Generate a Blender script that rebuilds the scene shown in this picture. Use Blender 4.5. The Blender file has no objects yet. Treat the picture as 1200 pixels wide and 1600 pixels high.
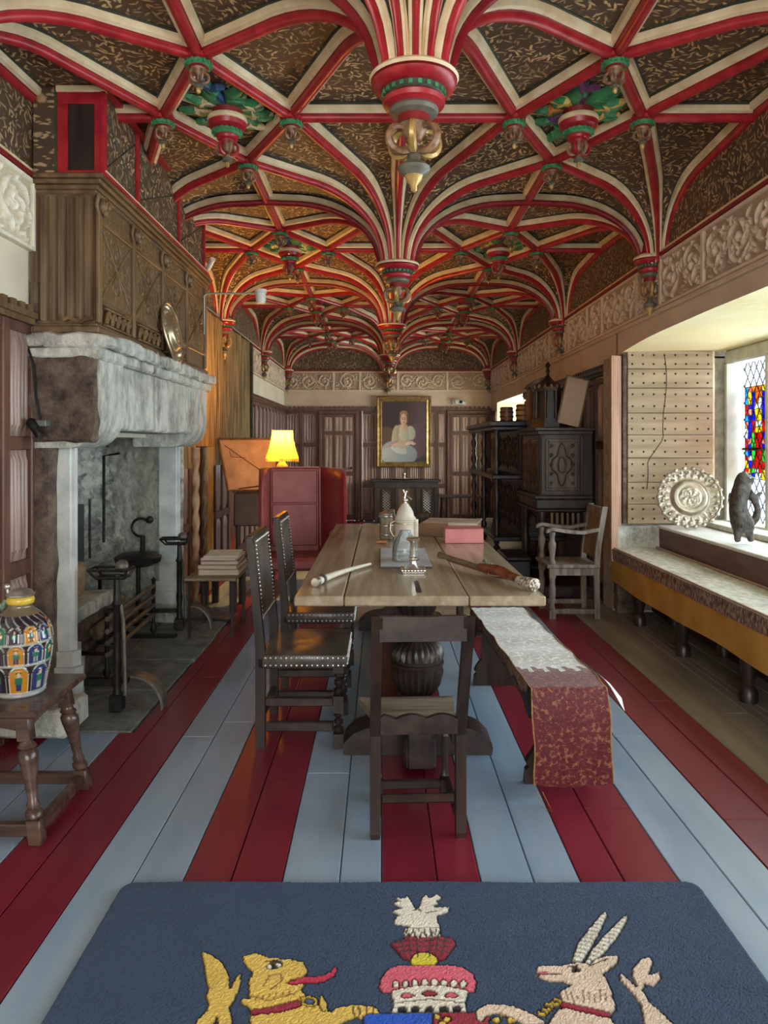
import bpy, bmesh, math, random
import numpy as np
from mathutils import Vector, Matrix
random.seed(7); np.random.seed(7)
PI = math.pi
SC = bpy.context.scene
COL = SC.collection
# ---------------------------------------------------------------- camera, light, exposure
EYE = 1.45
cam_d = bpy.data.cameras.new('camera'); cam = bpy.data.objects.new('camera', cam_d); COL.objects.link(cam)
cam.location = (0, 0, EYE); cam.rotation_euler = (PI/2, 0, 0)
cam_d.sensor_fit = 'VERTICAL'; cam_d.sensor_height = 36.0; cam_d.lens = 36.0*1150/1600
cam_d.shift_x = 4/1600; cam_d.shift_y = -106/1600
cam_d.clip_start = .05; cam_d.clip_end = 100
SC.camera = cam
SC.view_settings.view_transform = 'Standard'; SC.view_settings.look = 'None'
SC.view_settings.gamma = 1; SC.view_settings.use_curve_mapping = False
SC.view_settings.exposure = 0.22
SC.cycles.max_bounces = 10; SC.cycles.diffuse_bounces = 6; SC.cycles.glossy_bounces = 3
SC.cycles.transparent_max_bounces = 12; SC.cycles.sample_clamp_indirect = 6; SC.cycles.caustics_reflective = False
SC.cycles.caustics_refractive = False; SC.cycles.use_denoising = True
W = bpy.data.worlds.new('overcast_sky'); SC.world = W; W.use_nodes = True
W.node_tree.nodes['Background'].inputs[0].default_value = (.80, .90, 1, 1)
W.node_tree.nodes['Background'].inputs[1].default_value = 3.0
def area(name, loc, rot, sx, sy, power, color):
    d = bpy.data.lights.new(name, 'AREA'); d.shape = 'RECTANGLE'; d.size = sx; d.size_y = sy
    d.energy = power; d.color = color
    o = bpy.data.objects.new(name, d); COL.objects.link(o); o.location = loc; o.rotation_euler = rot
    return o
# daylight outside the bay window (right), outside the far side window, and outside the big window behind the camera
area('daylight_bay_window', (3.55, 3.5, 1.75), (0, math.radians(80), 0), 2.2, 6.6, 640, (.93, .97, 1.0))
area('daylight_far_window', (2.95, 11.9, 1.9), (0, math.radians(85), 0), 1.6, 2.6, 330, (1.0, .95, .86))
area('daylight_rear_window', (.1, -2.9, 1.7), (math.radians(94), 0, 0), 3.6, 2.6, 190, (1.0, .95, .88))

# ---------------------------------------------------------------- materials
MATS = {}
def _new(name):
    m = bpy.data.materials.new(name); m.use_nodes = True
    nt = m.node_tree; b = nt.nodes['Principled BSDF']
    return m, nt, b
def N(nt, t, **kw):
    n = nt.nodes.new(t)
    for k, v in kw.items():
        if k in n.inputs: n.inputs[k].default_value = v
        else: setattr(n, k, v)
    return n
def c4(c): return (c[0], c[1], c[2], 1)
def mat(name, c1, c2=None, sc=(6, 6, 6), rough=.5, bump=0., metal=0., detail=5, sheen=0, rnd=0, lo=.35, hi=.65, dist=0., spec=.5, bsc=None, c3=None, coat=0, nr=.5):
    if name in MATS: return MATS[name]
    m, nt, b = _new(name); L = nt.links
    b.inputs['Roughness'].default_value = rough; b.inputs['Metallic'].default_value = metal
    b.inputs['Specular IOR Level'].default_value = spec
    b.inputs['Coat Weight'].default_value = coat
    if sheen:
        b.inputs['Sheen Weight'].default_value = sheen; b.inputs['Sheen Roughness'].default_value = .4
    b.inputs['Base Color'].default_value = c4(c1)
    if c2 is not None or bump:
        tc = N(nt, 'ShaderNodeTexCoord'); mp = N(nt, 'ShaderNodeMapping', Scale=sc)
        L.new(tc.outputs['Object'], mp.inputs[0])
        no = N(nt, 'ShaderNodeTexNoise', Scale=1, Detail=detail, Distortion=dist, Roughness=nr); L.new(mp.outputs[0], no.inputs['Vector'])
        if c2 is not None:
            r = N(nt, 'ShaderNodeValToRGB'); r.color_ramp.elements[0].color = c4(c1); r.color_ramp.elements[1].color = c4(c2)
            r.color_ramp.elements[0].position = lo; r.color_ramp.elements[1].position = hi
            if c3 is not None:
                e = r.color_ramp.elements.new(min(.98, hi+.12)); e.color = c4(c3)
            L.new(no.outputs[0], r.inputs[0]); last = r.outputs[0]
            if rnd:
                oi = N(nt, 'ShaderNodeObjectInfo'); hs = N(nt, 'ShaderNodeHueSaturation')
                mr = N(nt, 'ShaderNodeMapRange'); mr.inputs[3].default_value = 1-rnd; mr.inputs[4].default_value = 1+rnd
                L.new(oi.outputs['Random'], mr.inputs[0]); L.new(mr.outputs[0], hs.inputs['Value']); L.new(last, hs.inputs['Color']); last = hs.outputs[0]
            L.new(last, b.inputs['Base Color'])
        if bump:
            bn = no
            if bsc:
                bn = N(nt, 'ShaderNodeTexNoise', Scale=bsc, Detail=6, Roughness=.5+(nr-.5)*.6); L.new(tc.outputs['Object'], bn.inputs['Vector'])
            bu = N(nt, 'ShaderNodeBump', Strength=1.0, Distance=bump); L.new(bn.outputs[0], bu.inputs['Height']); L.new(bu.outputs[0], b.inputs['Normal'])
    MATS[name] = m; return m
def mat_leafy(name, base, gold, S=26., axis='Z', rough=.6, amt=1.0, bump=.003):
    """painted scrollwork: small leaf strokes that follow a slowly turning flow"""
    m, nt, b = _new(name); L = nt.links
    tc = N(nt, 'ShaderNodeTexCoord'); fac = None
    for k, (off, sc_, asp) in enumerate((((0, 0, 0), S, .17), ((3.3, 1.7, 5.1), S*.62, .10))):
        mp = N(nt, 'ShaderNodeMapping', Location=off); L.new(tc.outputs['Object'], mp.inputs[0])
        dn = N(nt, 'ShaderNodeTexNoise', Scale=sc_*.8, Detail=1); L.new(mp.outputs[0], dn.inputs['Vector'])
        dm = N(nt, 'ShaderNodeVectorMath'); dm.operation = 'SCALE'; dm.inputs['Scale'].default_value = .35/sc_; L.new(dn.outputs['Color'], dm.inputs[0])
        da = N(nt, 'ShaderNodeVectorMath'); da.operation = 'ADD'; L.new(mp.outputs[0], da.inputs[0]); L.new(dm.outputs[0], da.inputs[1])
        v = N(nt, 'ShaderNodeTexVoronoi', Scale=sc_); L.new(da.outputs[0], v.inputs['Vector'])
        sb = N(nt, 'ShaderNodeVectorMath'); sb.operation = 'SUBTRACT'; L.new(da.outputs[0], sb.inputs[0]); L.new(v.outputs['Position'], sb.inputs[1])
        an = N(nt, 'ShaderNodeTexNoise', Scale=3.2, Detail=1); L.new(v.outputs['Position'], an.inputs['Vector'])
        am = N(nt, 'ShaderNodeMath'); am.operation = 'MULTIPLY'; am.inputs[1].default_value = 26; L.new(an.outputs[0], am.inputs[0])
        vr = N(nt, 'ShaderNodeVectorRotate'); vr.rotation_type = axis+'_AXIS'; L.new(sb.outputs[0], vr.inputs['Vector']); L.new(am.outputs[0], vr.inputs['Angle'])
        mu = N(nt, 'ShaderNodeVectorMath'); mu.operation = 'MULTIPLY'
        e = [sc_/.50, sc_/.50, sc_/.50]; e['XYZ'.index('Y' if axis != 'Y' else 'X')] = sc_/asp; mu.inputs[1].default_value = e; L.new(vr.outputs[0], mu.inputs[0])
        ln = N(nt, 'ShaderNodeVectorMath'); ln.operation = 'LENGTH'; L.new(mu.outputs[0], ln.inputs[0])
        mr = N(nt, 'ShaderNodeMapRange'); mr.inputs[1].default_value = .75; mr.inputs[2].default_value = 1.15; mr.inputs[3].default_value = 1; mr.inputs[4].default_value = 0; L.new(ln.outputs['Value'], mr.inputs[0])
        if fac is None: fac = mr.outputs[0]
        else:
            mxm = N(nt, 'ShaderNodeMath'); mxm.operation = 'MAXIMUM'; L.new(fac, mxm.inputs[0]); L.new(mr.outputs[0], mxm.inputs[1]); fac = mxm.outputs[0]
    bn = N(nt, 'ShaderNodeTexNoise', Scale=5, Detail=5); L.new(tc.outputs['Object'], bn.inputs['Vector'])
    br = N(nt, 'ShaderNodeValToRGB'); br.color_ramp.elements[0].color = c4([x*.7 for x in base]); br.color_ramp.elements[1].color = c4([x*1.35 for x in base]); L.new(bn.outputs[0], br.inputs[0])
    gn = N(nt, 'ShaderNodeTexNoise', Scale=7, Detail=3); L.new(tc.outputs['Object'], gn.inputs['Vector'])
    gm = N(nt, 'ShaderNodeMapRange'); gm.inputs[1].default_value = .35; gm.inputs[2].default_value = .6; gm.inputs[3].default_value = .35*amt; gm.inputs[4].default_value = amt; L.new(gn.outputs[0], gm.inputs[0])
    ms = N(nt, 'ShaderNodeMath'); ms.operation = 'MULTIPLY'; L.new(fac, ms.inputs[0]); L.new(gm.outputs[0], ms.inputs[1])
    mx = N(nt, 'ShaderNodeMix'); mx.data_type = 'RGBA'; mx.inputs[7].default_value = c4(gold); L.new(br.outputs[0], mx.inputs[6])
    L.new(ms.outputs[0], mx.inputs[0]); L.new(mx.outputs[2], b.inputs['Base Color']); b.inputs['Roughness'].default_value = rough
    bu = N(nt, 'ShaderNodeBump', Strength=1, Distance=bump); L.new(fac, bu.inputs['Height']); L.new(bu.outputs[0], b.inputs['Normal'])
    MATS[name] = m; return m
def mat_vcol(name, rough=.6, noise=0., nsc=300, bump=0., sheen=0, metal=0, coat=0):
    m, nt, b = _new(name); L = nt.links
    a = N(nt, 'ShaderNodeAttribute'); a.attribute_name = 'Col'; src = a.outputs[0]
    if noise:
        tc = N(nt, 'ShaderNodeTexCoord'); no = N(nt, 'ShaderNodeTexNoise', Scale=nsc, Detail=2); L.new(tc.outputs['Object'], no.inputs['Vector'])
        mr = N(nt, 'ShaderNodeMapRange'); mr.inputs[1].default_value = .3; mr.inputs[2].default_value = .7; mr.inputs[3].default_value = 1-noise; mr.inputs[4].default_value = 1+noise
        L.new(no.outputs[0], mr.inputs[0]); hs = N(nt, 'ShaderNodeHueSaturation'); L.new(src, hs.inputs['Color']); L.new(mr.outputs[0], hs.inputs['Value']); src = hs.outputs[0]
        if bump:
            bu = N(nt, 'ShaderNodeBump', Strength=1, Distance=bump); L.new(no.outputs[0], bu.inputs['Height']); L.new(bu.outputs[0], b.inputs['Normal'])
    L.new(src, b.inputs['Base Color']); b.inputs['Roughness'].default_value = rough; b.inputs['Metallic'].default_value = metal
    b.inputs['Coat Weight'].default_value = coat
    if sheen: b.inputs['Sheen Weight'].default_value = sheen
    MATS[name] = m; return m
def mat_glass(name, color, tint=.12):
    m, nt, b = _new(name); L = nt.links; nt.nodes.remove(b)
    t = N(nt, 'ShaderNodeBsdfTransparent', Color=c4(color)); g = N(nt, 'ShaderNodeBsdfGlossy', Roughness=.05)
    mx = N(nt, 'ShaderNodeMixShader', Fac=tint); L.new(t.outputs[0], mx.inputs[1]); L.new(g.outputs[0], mx.inputs[2])
    L.new(mx.outputs[0], nt.nodes['Material Output'].inputs[0]); MATS[name] = m; return m
def mat_emit(name, c, s, base=None):
    m, nt, b = _new(name)
    b.inputs['Base Color'].default_value = c4(base or c); b.inputs['Emission Color'].default_value = c4(c); b.inputs['Emission Strength'].default_value = s
    b.inputs['Roughness'].default_value = .8; MATS[name] = m; return m

oak_dark = mat('dark_oak', (.016, .010, .009), (.042, .026, .021), (18, 18, 2.5), .38, .0012, rnd=.15)
oak_darkx = mat('dark_oak_long', (.016, .010, .009), (.046, .028, .022), (18, 2.5, 18), .38, .0012)
oak_mid = mat('brown_oak', (.105, .060, .028), (.23, .145, .07), (20, 20, 2.2), .45, .0015, rnd=.12)
oak_midy = mat('brown_oak_long', (.105, .060, .028), (.22, .14, .07), (20, 2.2, 20), .45, .0015)
oak_grey = mat('grey_worn_oak', (.11, .085, .07), (.29, .245, .21), (22, 22, 3), .45, .0015)
oak_table = mat('table_oak', (.33, .26, .17), (.47, .39, .28), (26, 1.6, 26), .20, .0008, detail=7, rnd=.1)
oak_stool = mat('stool_oak', (.05, .027, .022), (.12, .07, .05), (3, 24, 24), .26, .0012)
oak_pale = mat('pale_oak', (.30, .22, .13), (.44, .34, .22), (1.6, 20, 20), .6, .002)
linen_wood = mat('linenfold_oak', (.24, .145, .115), (.50, .36, .30), (30, 30, 1.5), .32, .0012, rnd=.15)
frame_wood = mat('wainscot_oak', (.085, .036, .024), (.16, .075, .048), (14, 14, 2), .42, .001, rnd=.12)
stone = mat('grey_stone', (.24, .25, .22), (.74, .76, .68), (6, 6, 3.5), .85, .020, detail=12, bsc=26, lo=.34, hi=.58, nr=.74)
stone_dark = mat('sooty_stone', (.045, .030, .022), (.22, .16, .12), (9, 9, 9), .8, .02, nr=.72, detail=8, bsc=30)
stone_rough = mat('firebox_stone', (.13, .14, .13), (.78, .79, .71), (5.5, 5.5, 5.5), .92, .045, detail=12, bsc=17, lo=.36, hi=.60, nr=.76)
hearth_m = mat('hearth_slate', (.10, .115, .105), (.26, .29, .26), (9, 9, 9), .75, .006, nr=.72, detail=8, bsc=60)
plaster = mat('cream_plaster', (.62, .48, .35), (.72, .58, .44), (3, 3, 3), .8, .002, bsc=30)
plaster_l = mat('pale_plaster', (.74, .66, .50), (.84, .78, .62), (3, 3, 3), .8, .002, bsc=30)
plaster_y = mat('yellow_plaster', (.86, .72, .38), (.94, .84, .52), (2, 2, 2), .8, .004, bsc=14)
iron = mat('black_iron', (.018, .018, .018), (.045, .042, .04), (30, 30, 30), .45, .001, metal=.6)
iron_g = mat('grey_iron', (.12, .115, .10), (.24, .22, .19), (20, 20, 20), .5, .002, metal=.5)
red_p = mat('red_paint', (.30, .010, .018), (.46, .026, .036), (12, 12, 12), .34)
red_d = mat('dark_red_paint', (.20, .010, .012), (.28, .018, .018), (12, 12, 12), .5)
cream_p = mat('cream_paint', (.70, .55, .32), (.88, .76, .52), (9, 9, 9), .55)
green_d = mat('dark_green_paint', (.035, .04, .028), (.06, .065, .04), (12, 12, 12), .6)
green_p = mat('green_paint', (.03, .20, .08), (.07, .32, .14), (20, 20, 20), .5)
brown_p = mat('gilded_brown', (.12, .05, .028), (.36, .21, .11), (25, 25, 25), .4, .002)
gold_p = mat('old_gold_paint', (.42, .26, .08), (.60, .42, .16), (25, 25, 25), .35, .001, metal=.3)
grey_p = mat('grey_green_paint', (.10, .10, .075), (.17, .16, .12), (20, 20, 20), .45)
pewter = mat('pewter', (.42, .40, .36), (.62, .60, .55), (18, 18, 18), .33, .001, metal=.85)
silver = mat('silver', (.55, .53, .48), (.8, .78, .72), (30, 30, 30), .25, metal=.9)
ivory = mat('ivory', (.60, .54, .42), (.78, .74, .64), (14, 14, 14), .4, .0005)
brass = mat('brass', (.50, .42, .26), (.72, .63, .42), (14, 14, 14), .35, .001, metal=.85)
leather = mat('dark_leather', (.045, .040, .036), (.13, .115, .10), (8, 8, 8), .30, .001, detail=7)
red_leather = mat('red_leather', (.26, .055, .05), (.36, .09, .085), (5, 5, 5), .45, .001, bsc=60)
red_velvet = mat('deep_red_cloth', (.20, .008, .012), (.30, .018, .022), (9, 9, 9), .5, sheen=.3)
paper = mat('old_paper', (.58, .52, .42), (.74, .69, .58), (3, 3, 60), .8)
ceil_m = mat_leafy('painted_ceiling_brown', (.10, .057, .032), (.74, .52, .27), 25)
lun_m = mat_leafy('painted_lunette', (.10, .062, .036), (.56, .40, .21), 25, 'X')
carv_m = mat_leafy('carved_panel_oak', (.16, .10, .045), (.36, .26, .13), 30, 'X', rough=.45, bump=.006)
col_m = mat_vcol('painted_surface', .6)

# ---------------------------------------------------------------- mesh helpers
class MB:
    def __init__(s): s.v = []; s.f = []; s.m = []
    def add(s, vs, fs, mi=0):
        n = len(s.v); s.v.extend([tuple(map(float, p)) for p in vs])
        for f in fs: s.f.append(tuple(i+n for i in f)); s.m.append(mi)
        return s
    def tf(s, M, start=0):
        for i in range(start, len(s.v)): s.v[i] = tuple(M @ Vector(s.v[i]))
        return s
    def box(s, x0, x1, y0, y1, z0, z1, mi=0, ch=0.0):
        if ch <= 0:
            vs = [(x0, y0, z0), (x1, y0, z0), (x1, y1, z0), (x0, y1, z0), (x0, y0, z1), (x1, y0, z1), (x1, y1, z1), (x0, y1, z1)]
            return s.add(vs, [(0, 3, 2, 1), (4, 5, 6, 7), (0, 1, 5, 4), (1, 2, 6, 5), (2, 3, 7, 6), (3, 0, 4, 7)], mi)
        c = min(ch, (x1-x0)*.45, (y1-y0)*.45, (z1-z0)*.45)
        bm = bmesh.new(); r = bmesh.ops.create_cube(bm, size=1)
        for v in bm.verts: v.co = Vector(((x0+x1)/2+v.co.x*(x1-x0), (y0+y1)/2+v.co.y*(y1-y0), (z0+z1)/2+v.co.z*(z1-z0)))
        bmesh.ops.bevel(bm, geom=bm.edges[:], offset=c, segments=1, affect='EDGES')
        bm.verts.index_update(); s.add([v.co for v in bm.verts], [[v.index for v in f.verts] for f in bm.faces], mi); bm.free(); return s
    def rings(s, rings, mi=0, closed=True, caps=True, mis=None):
        n = len(rings[0]); vs = [p for r in rings for p in r]; base = len(s.v)
        s.v.extend([tuple(map(float, p)) for p in vs])
        for i in range(len(rings)-1):
            for j in range(n if closed else n-1):
                k = (j+1) % n
                s.f.append((base+i*n+j, base+i*n+k, base+(i+1)*n+k, base+(i+1)*n+j))
                s.m.append(mis(i, j) if mis else mi)
        if caps and closed:
            s.f.append(tuple(base+j for j in range(n))[::-1]); s.m.append(mis(0, 0) if mis else mi)
            s.f.append(tuple(base+(len(rings)-1)*n+j for j in range(n))); s.m.append(mis(len(rings)-2, 0) if mis else mi)
        return s
    def lathe(s, prof, c=(0, 0, 0), seg=20, M=None, flute=None, mi=0):
        """prof: (r, z[, material index]) from bottom to top"""
        st = len(s.v); R = []
        for p in prof:
            ring = []
            for j in range(seg):
                a = 2*PI*j/seg; r = max(p[0], .0004)
                if flute and flute[2] <= p[1] <= flute[3]: r *= 1+flute[1]*math.cos(flute[0]*a)
                ring.append((r*math.cos(a), r*math.sin(a), p[1]))
            R.append(ring)
        s.rings(R, mis=lambda i, j: (prof[i][2] if len(prof[i]) > 2 else mi))
        T = Matrix.Translation(c)
        s.tf(T @ M if M is not None else T, st); return s
    def tube(s, pts, r, seg=8, mi=0, closed=False, flat=1.0):
        pts = [Vector(p) for p in pts]; n = len(pts); R = []
        up = None
        for i, p in enumerate(pts):
            t = (pts[(i+1) % n]-pts[i-1]) if closed else (pts[min(i+1, n-1)]-pts[max(i-1, 0)])
            if t.length < 1e-9: t = Vector((0, 0, 1))
            t.normalize()
            if up is None: up = Vector((0, 0, 1)) if abs(t.z) < .9 else Vector((1, 0, 0))
            a = t.cross(up)
            if a.length < 1e-6: a = t.cross(Vector((1, 0, 0)))
            a.normalize(); b = a.cross(t); up = b
            rr = r(i/(n-1)) if callable(r) else r
            R.append([p+a*rr*math.cos(2*PI*k/seg)+b*rr*flat*math.sin(2*PI*k/seg) for k in range(seg)])
        if closed: R.append(R[0])
        return s.rings(R, mi, caps=not closed)
    def prism(s, poly, d0, d1, axis='y', mi=0):
        """poly 2-D outline extruded d0..d1: axis y -> (x,z), x -> (y,z), z -> (x,y)"""
        f = {'y': lambda a, b, d: (a, d, b), 'x': lambda a, b, d: (d, a, b), 'z': lambda a, b, d: (a, b, d)}[axis]
        n = len(poly); vs = [f(a, b, d0) for a, b in poly]+[f(a, b, d1) for a, b in poly]
        return s.add(vs, [tuple(range(n))[::-1], tuple(range(n, 2*n))]+[(i, (i+1) % n, n+(i+1) % n, n+i) for i in range(n)], mi)
    def grid(s, P, mi=0, mfun=None):
        """P: rows of points"""
        nu, nv = len(P), len(P[0]); base = len(s.v)
        for r in P: s.v.extend([tuple(map(float, p)) for p in r])
        for i in range(nu-1):
            for j in range(nv-1):
                s.f.append((base+i*nv+j, base+i*nv+j+1, base+(i+1)*nv+j+1, base+(i+1)*nv+j)); s.m.append(mfun(i, j) if mfun else mi)
        return s
    def sphere(s, c, r, seg=12, rings=8, mi=0, sq=(1, 1, 1)):
        R = []
        for i in range(rings+1):
            a = PI*i/rings; rr = max(math.sin(a), .01)
            R.append([(c[0]+r*sq[0]*rr*math.cos(2*PI*j/seg), c[1]+r*sq[1]*rr*math.sin(2*PI*j/seg), c[2]-r*sq[2]*math.cos(a)) for j in range(seg)])
        return s.rings(R, mi)
def mesh(name, mb, mats, smooth=0):
    me = bpy.data.meshes.new(name); me.from_pydata(mb.v, [], mb.f)
    if not isinstance(mats, (list, tuple)): mats = [mats]
    for m in mats: me.materials.append(m)
    if len(mats) > 1: me.polygons.foreach_set('material_index', [min(i, len(mats)-1) for i in mb.m])
    bm = bmesh.new(); bm.from_mesh(me); bmesh.ops.recalc_face_normals(bm, faces=bm.faces[:]); bm.to_mesh(me); bm.free()
    if smooth:
        me.polygons.foreach_set('use_smooth', [True]*len(me.polygons)); me.set_sharp_from_angle(angle=math.radians(smooth))
    me.update(); return me
def link(name, me, parent=None, loc=None, rot=None):
    o = bpy.data.objects.new(name, me); COL.objects.link(o); o.parent = parent
    if loc is not None: o.location = loc
    if rot is not None: o.rotation_euler = rot
    return o
def obj(name, mb, mats, parent=None, smooth=0, loc=None, rot=None, label=None, stuff=False):
    o = link(name, mesh(name, mb, mats, smooth), parent, loc, rot)
    if label: o['label'] = label
    if stuff: o['kind'] = 'stuff'
    return o
def tag(o, label, cat, group=None, kind=None):
    o['label'] = label; o['category'] = cat
    if group: o['group'] = group
    if kind: o['kind'] = kind
    return o
def empty(name, loc, label, cat, rz=0, group=None, kind=None, rot=None):
    o = bpy.data.objects.new(name, None); COL.objects.link(o); o.location = loc
    o.rotation_euler = rot or (0, 0, rz); o.empty_display_size = .1
    return tag(o, label, cat, group, kind)
def clone(o, parent=None, loc=None, rz=None, scale=None):
    c = o.copy(); COL.objects.link(c); c.parent = parent
    if loc is not None: c.location = loc
    if rz is not None: c.rotation_euler = (0, 0, rz)
    if scale is not None: c.scale = scale
    for ch in o.children: clone(ch, c)
    return c
def structure(name, label, cat, loc=(0, 0, 0)): return empty(name, loc, label, cat, kind='structure')
def turned(h, rmax, style='ring', sq=.0):
    """profile for a turned leg of height h"""
    r = rmax
    if style == 'ball':
        P = []; n = max(3, int(h/(r*1.5)))
        for i in range(n):
            z = i*h/n
            for t in (0, .18, .5, .82): P.append((r*(.42+.58*math.sin(PI*max(t, .02))), z+t*h/n))
        P.append((r*.42, h)); return P
    if style == 'baluster':
        return [(r*.7, 0), (r*.75, .03*h), (r, .06*h), (r, .10*h), (r*.7, .13*h), (r*.55, .17*h), (r*.8, .22*h), (r*.8, .25*h), (r*.5, .28*h), (r*.62, .42*h), (r*.9, .62*h), (r*1.02, .72*h), (r*.8, .8*h), (r*.95, .83*h), (r*.95, .87*h), (r*.6, .9*h), (r*.85, .95*h), (r*.85, h)]
    return [(r, 0), (r, h)]
# ---------------------------------------------------------------- room numbers (metres)
XL, XR, XC = -1.85, 2.09, .12          # side walls, line of the central pendants
Y0, DY, YF = -.10, 2.82, 14.0          # first row of springers, bay length, far wall
YN = -2.7                              # near wall, behind the camera
ZS, ZK = 2.84, 3.32                    # springing and crown of the vault webs
ROWS = [Y0+DY*k for k in range(6)]
def web(d):
    if d < .1: d = .1
    if d < .8: return ZS+(ZK-ZS)*math.sqrt(max(0, 1-((.8-d)/.7)**2))
    return ZK+.03*min(1, (d-.8)/.6)

RY0_, RY1_ = .55, 6.36
# ---------------------------------------------------------------- floor of painted boards
floor = structure('floor', 'wooden floor of wide boards painted in red and pale blue-grey stripes', 'floor')
obj('floor_base', MB().box(XL-.6, XR+1.3, YN-.1, YF+.1, -.25, -.03), mat('floor_gap', (.02, .018, .016)), floor)
fl_red = mat('floor_red_paint', (.155, .010, .026), (.23, .022, .042), (5, 1.2, 5), .30, .0008, rnd=.06, detail=9, lo=.3, hi=.74, c3=(.32, .08, .10))
fl_blue = mat('floor_bluegrey_paint', (.21, .30, .42), (.34, .44, .55), (5, 1.0, 5), .34, .0008, rnd=.05, detail=9, lo=.3, hi=.7, c3=(.42, .50, .58))
fl_brown = mat('floor_bare_board', (.20, .17, .14), (.31, .28, .23), (9, 1.2, 9), .42, .001, rnd=.06, detail=9)
BH = (3.7, 6.15, -1.25)                # hearth slab: near, far, right edge
def plank(x0, x1, y0, y1, m):
    g = .0018; zb = -.03
    vs = [(x0+g, y0+g, zb), (x1-g, y0+g, zb), (x1-g, y1-g, zb), (x0+g, y1-g, zb), (x0+g, y0+g, -.003), (x1-g, y0+g, -.003), (x1-g, y1-g, -.003), (x0+g, y1-g, -.003),
          (x0+g+.003, y0+g+.003, 0), (x1-g-.003, y0+g+.003, 0), (x1-g-.003, y1-g-.003, 0), (x0+g+.003, y1-g-.003, 0)]
    fs = [(0, 1, 5, 4), (1, 2, 6, 5), (2, 3, 7, 6), (3, 0, 4, 7), (4, 5, 9, 8), (5, 6, 10, 9), (6, 7, 11, 10), (7, 4, 8, 11), (8, 9, 10, 11)]
    obj('plank', MB().add(vs, fs), m, floor)
SW = .33
for k in range(-6, 7):
    xa, xb = k*SW, (k+1)*SW
    m = fl_red if k % 2 == 0 else fl_blue
    if k == 5: m = fl_brown
    if k == 6: m = fl_brown
    xa, xb = max(xa, XL), min(xb, XR)
    if xb-xa < .02: continue
    mid = xa+(xb-xa)*(.5+random.uniform(-.06, .08))
    for (p, q) in ((xa, mid), (mid, xb)):
        if q-p < .02: continue
        cuts = [YN]; y = YN+random.uniform(1.6, 4.2)
        while y < YF-2: cuts.append(y); y += random.uniform(3.2, 5.2)
        cuts.append(YF)
        for a, b in zip(cuts, cuts[1:]):
            if p < BH[2]-.01 and q <= BH[2]+.12 and k < -3:
                segs = [(a, min(b, BH[0])), (max(a, BH[1]), b)]
                if q > BH[2]+.01: plank(BH[2], q, max(a, BH[0]), min(b, BH[1]), m) if min(b, BH[1])-max(a, BH[0]) > .05 else None
                for s0, s1 in segs:
                    if s1-s0 > .05: plank(p, min(q, 9), s0, s1, m)
            else: plank(p, q, a, b, m)
y = YN
for (a, b) in ((RY0_, 3.0), (3.0, RY1_)):
    for (p, q) in ((XR, 2.25), (2.25, 2.41)): plank(p, q, a, b, fl_brown)
# ---------------------------------------------------------------- hearth slabs
hearth = structure('hearth', 'grey stone hearth slabs level with the boards before the fireplace', 'hearth')
ys = [3.7, 4.32, 4.93, 5.55, 6.15]
for i in range(4):
    for (xa, xb) in ((-2.4, -1.78), (-1.78, BH[2])):
        j = random.uniform(-.03, .03) if xb > -1.5 else 0
        obj('slab', MB().box(xa+.004, xb-.004+j*.3, ys[i]+.004, ys[i+1]-.004, -.03, .006+random.uniform(0, .004), ch=.004), hearth_m, hearth)

# ---------------------------------------------------------------- relief panels for the frieze
def relief_mesh(name, w, h, fn, step, m, depth=.02, smooth=50):
    nu, nv = max(2, int(w/step)), max(2, int(h/step))
    U, V = np.meshgrid(np.linspace(0, w, nu+1), np.linspace(0, h, nv+1), indexing='ij')
    H = fn(U, V); mb = MB()
    P = [[(U[i, j], -depth-H[i, j], V[i, j]) for j in range(nv+1)] for i in range(nu+1)]
    mb.grid(P)
    E = [P[i][0] for i in range(nu+1)]+[P[nu][j] for j in range(1, nv+1)]+[P[i][nv] for i in range(nu-1, -1, -1)]+[P[0][j] for j in range(nv-1, 0, -1)]
    mb.rings([E, [(p[0], 0, p[2]) for p in E]], caps=False)
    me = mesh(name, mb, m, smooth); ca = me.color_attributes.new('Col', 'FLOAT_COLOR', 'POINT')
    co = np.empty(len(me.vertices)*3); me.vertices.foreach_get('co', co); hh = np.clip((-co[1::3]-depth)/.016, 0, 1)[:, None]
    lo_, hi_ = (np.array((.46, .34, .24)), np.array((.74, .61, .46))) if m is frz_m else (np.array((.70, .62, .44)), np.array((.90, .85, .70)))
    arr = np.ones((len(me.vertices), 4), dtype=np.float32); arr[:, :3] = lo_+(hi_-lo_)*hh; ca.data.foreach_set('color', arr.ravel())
    return me
frz_m = mat_vcol('frieze_plaster', .8, .08, 40, .002); frz_l = mat_vcol('frieze_plaster_pale', .8, .08, 40, .002)
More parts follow.
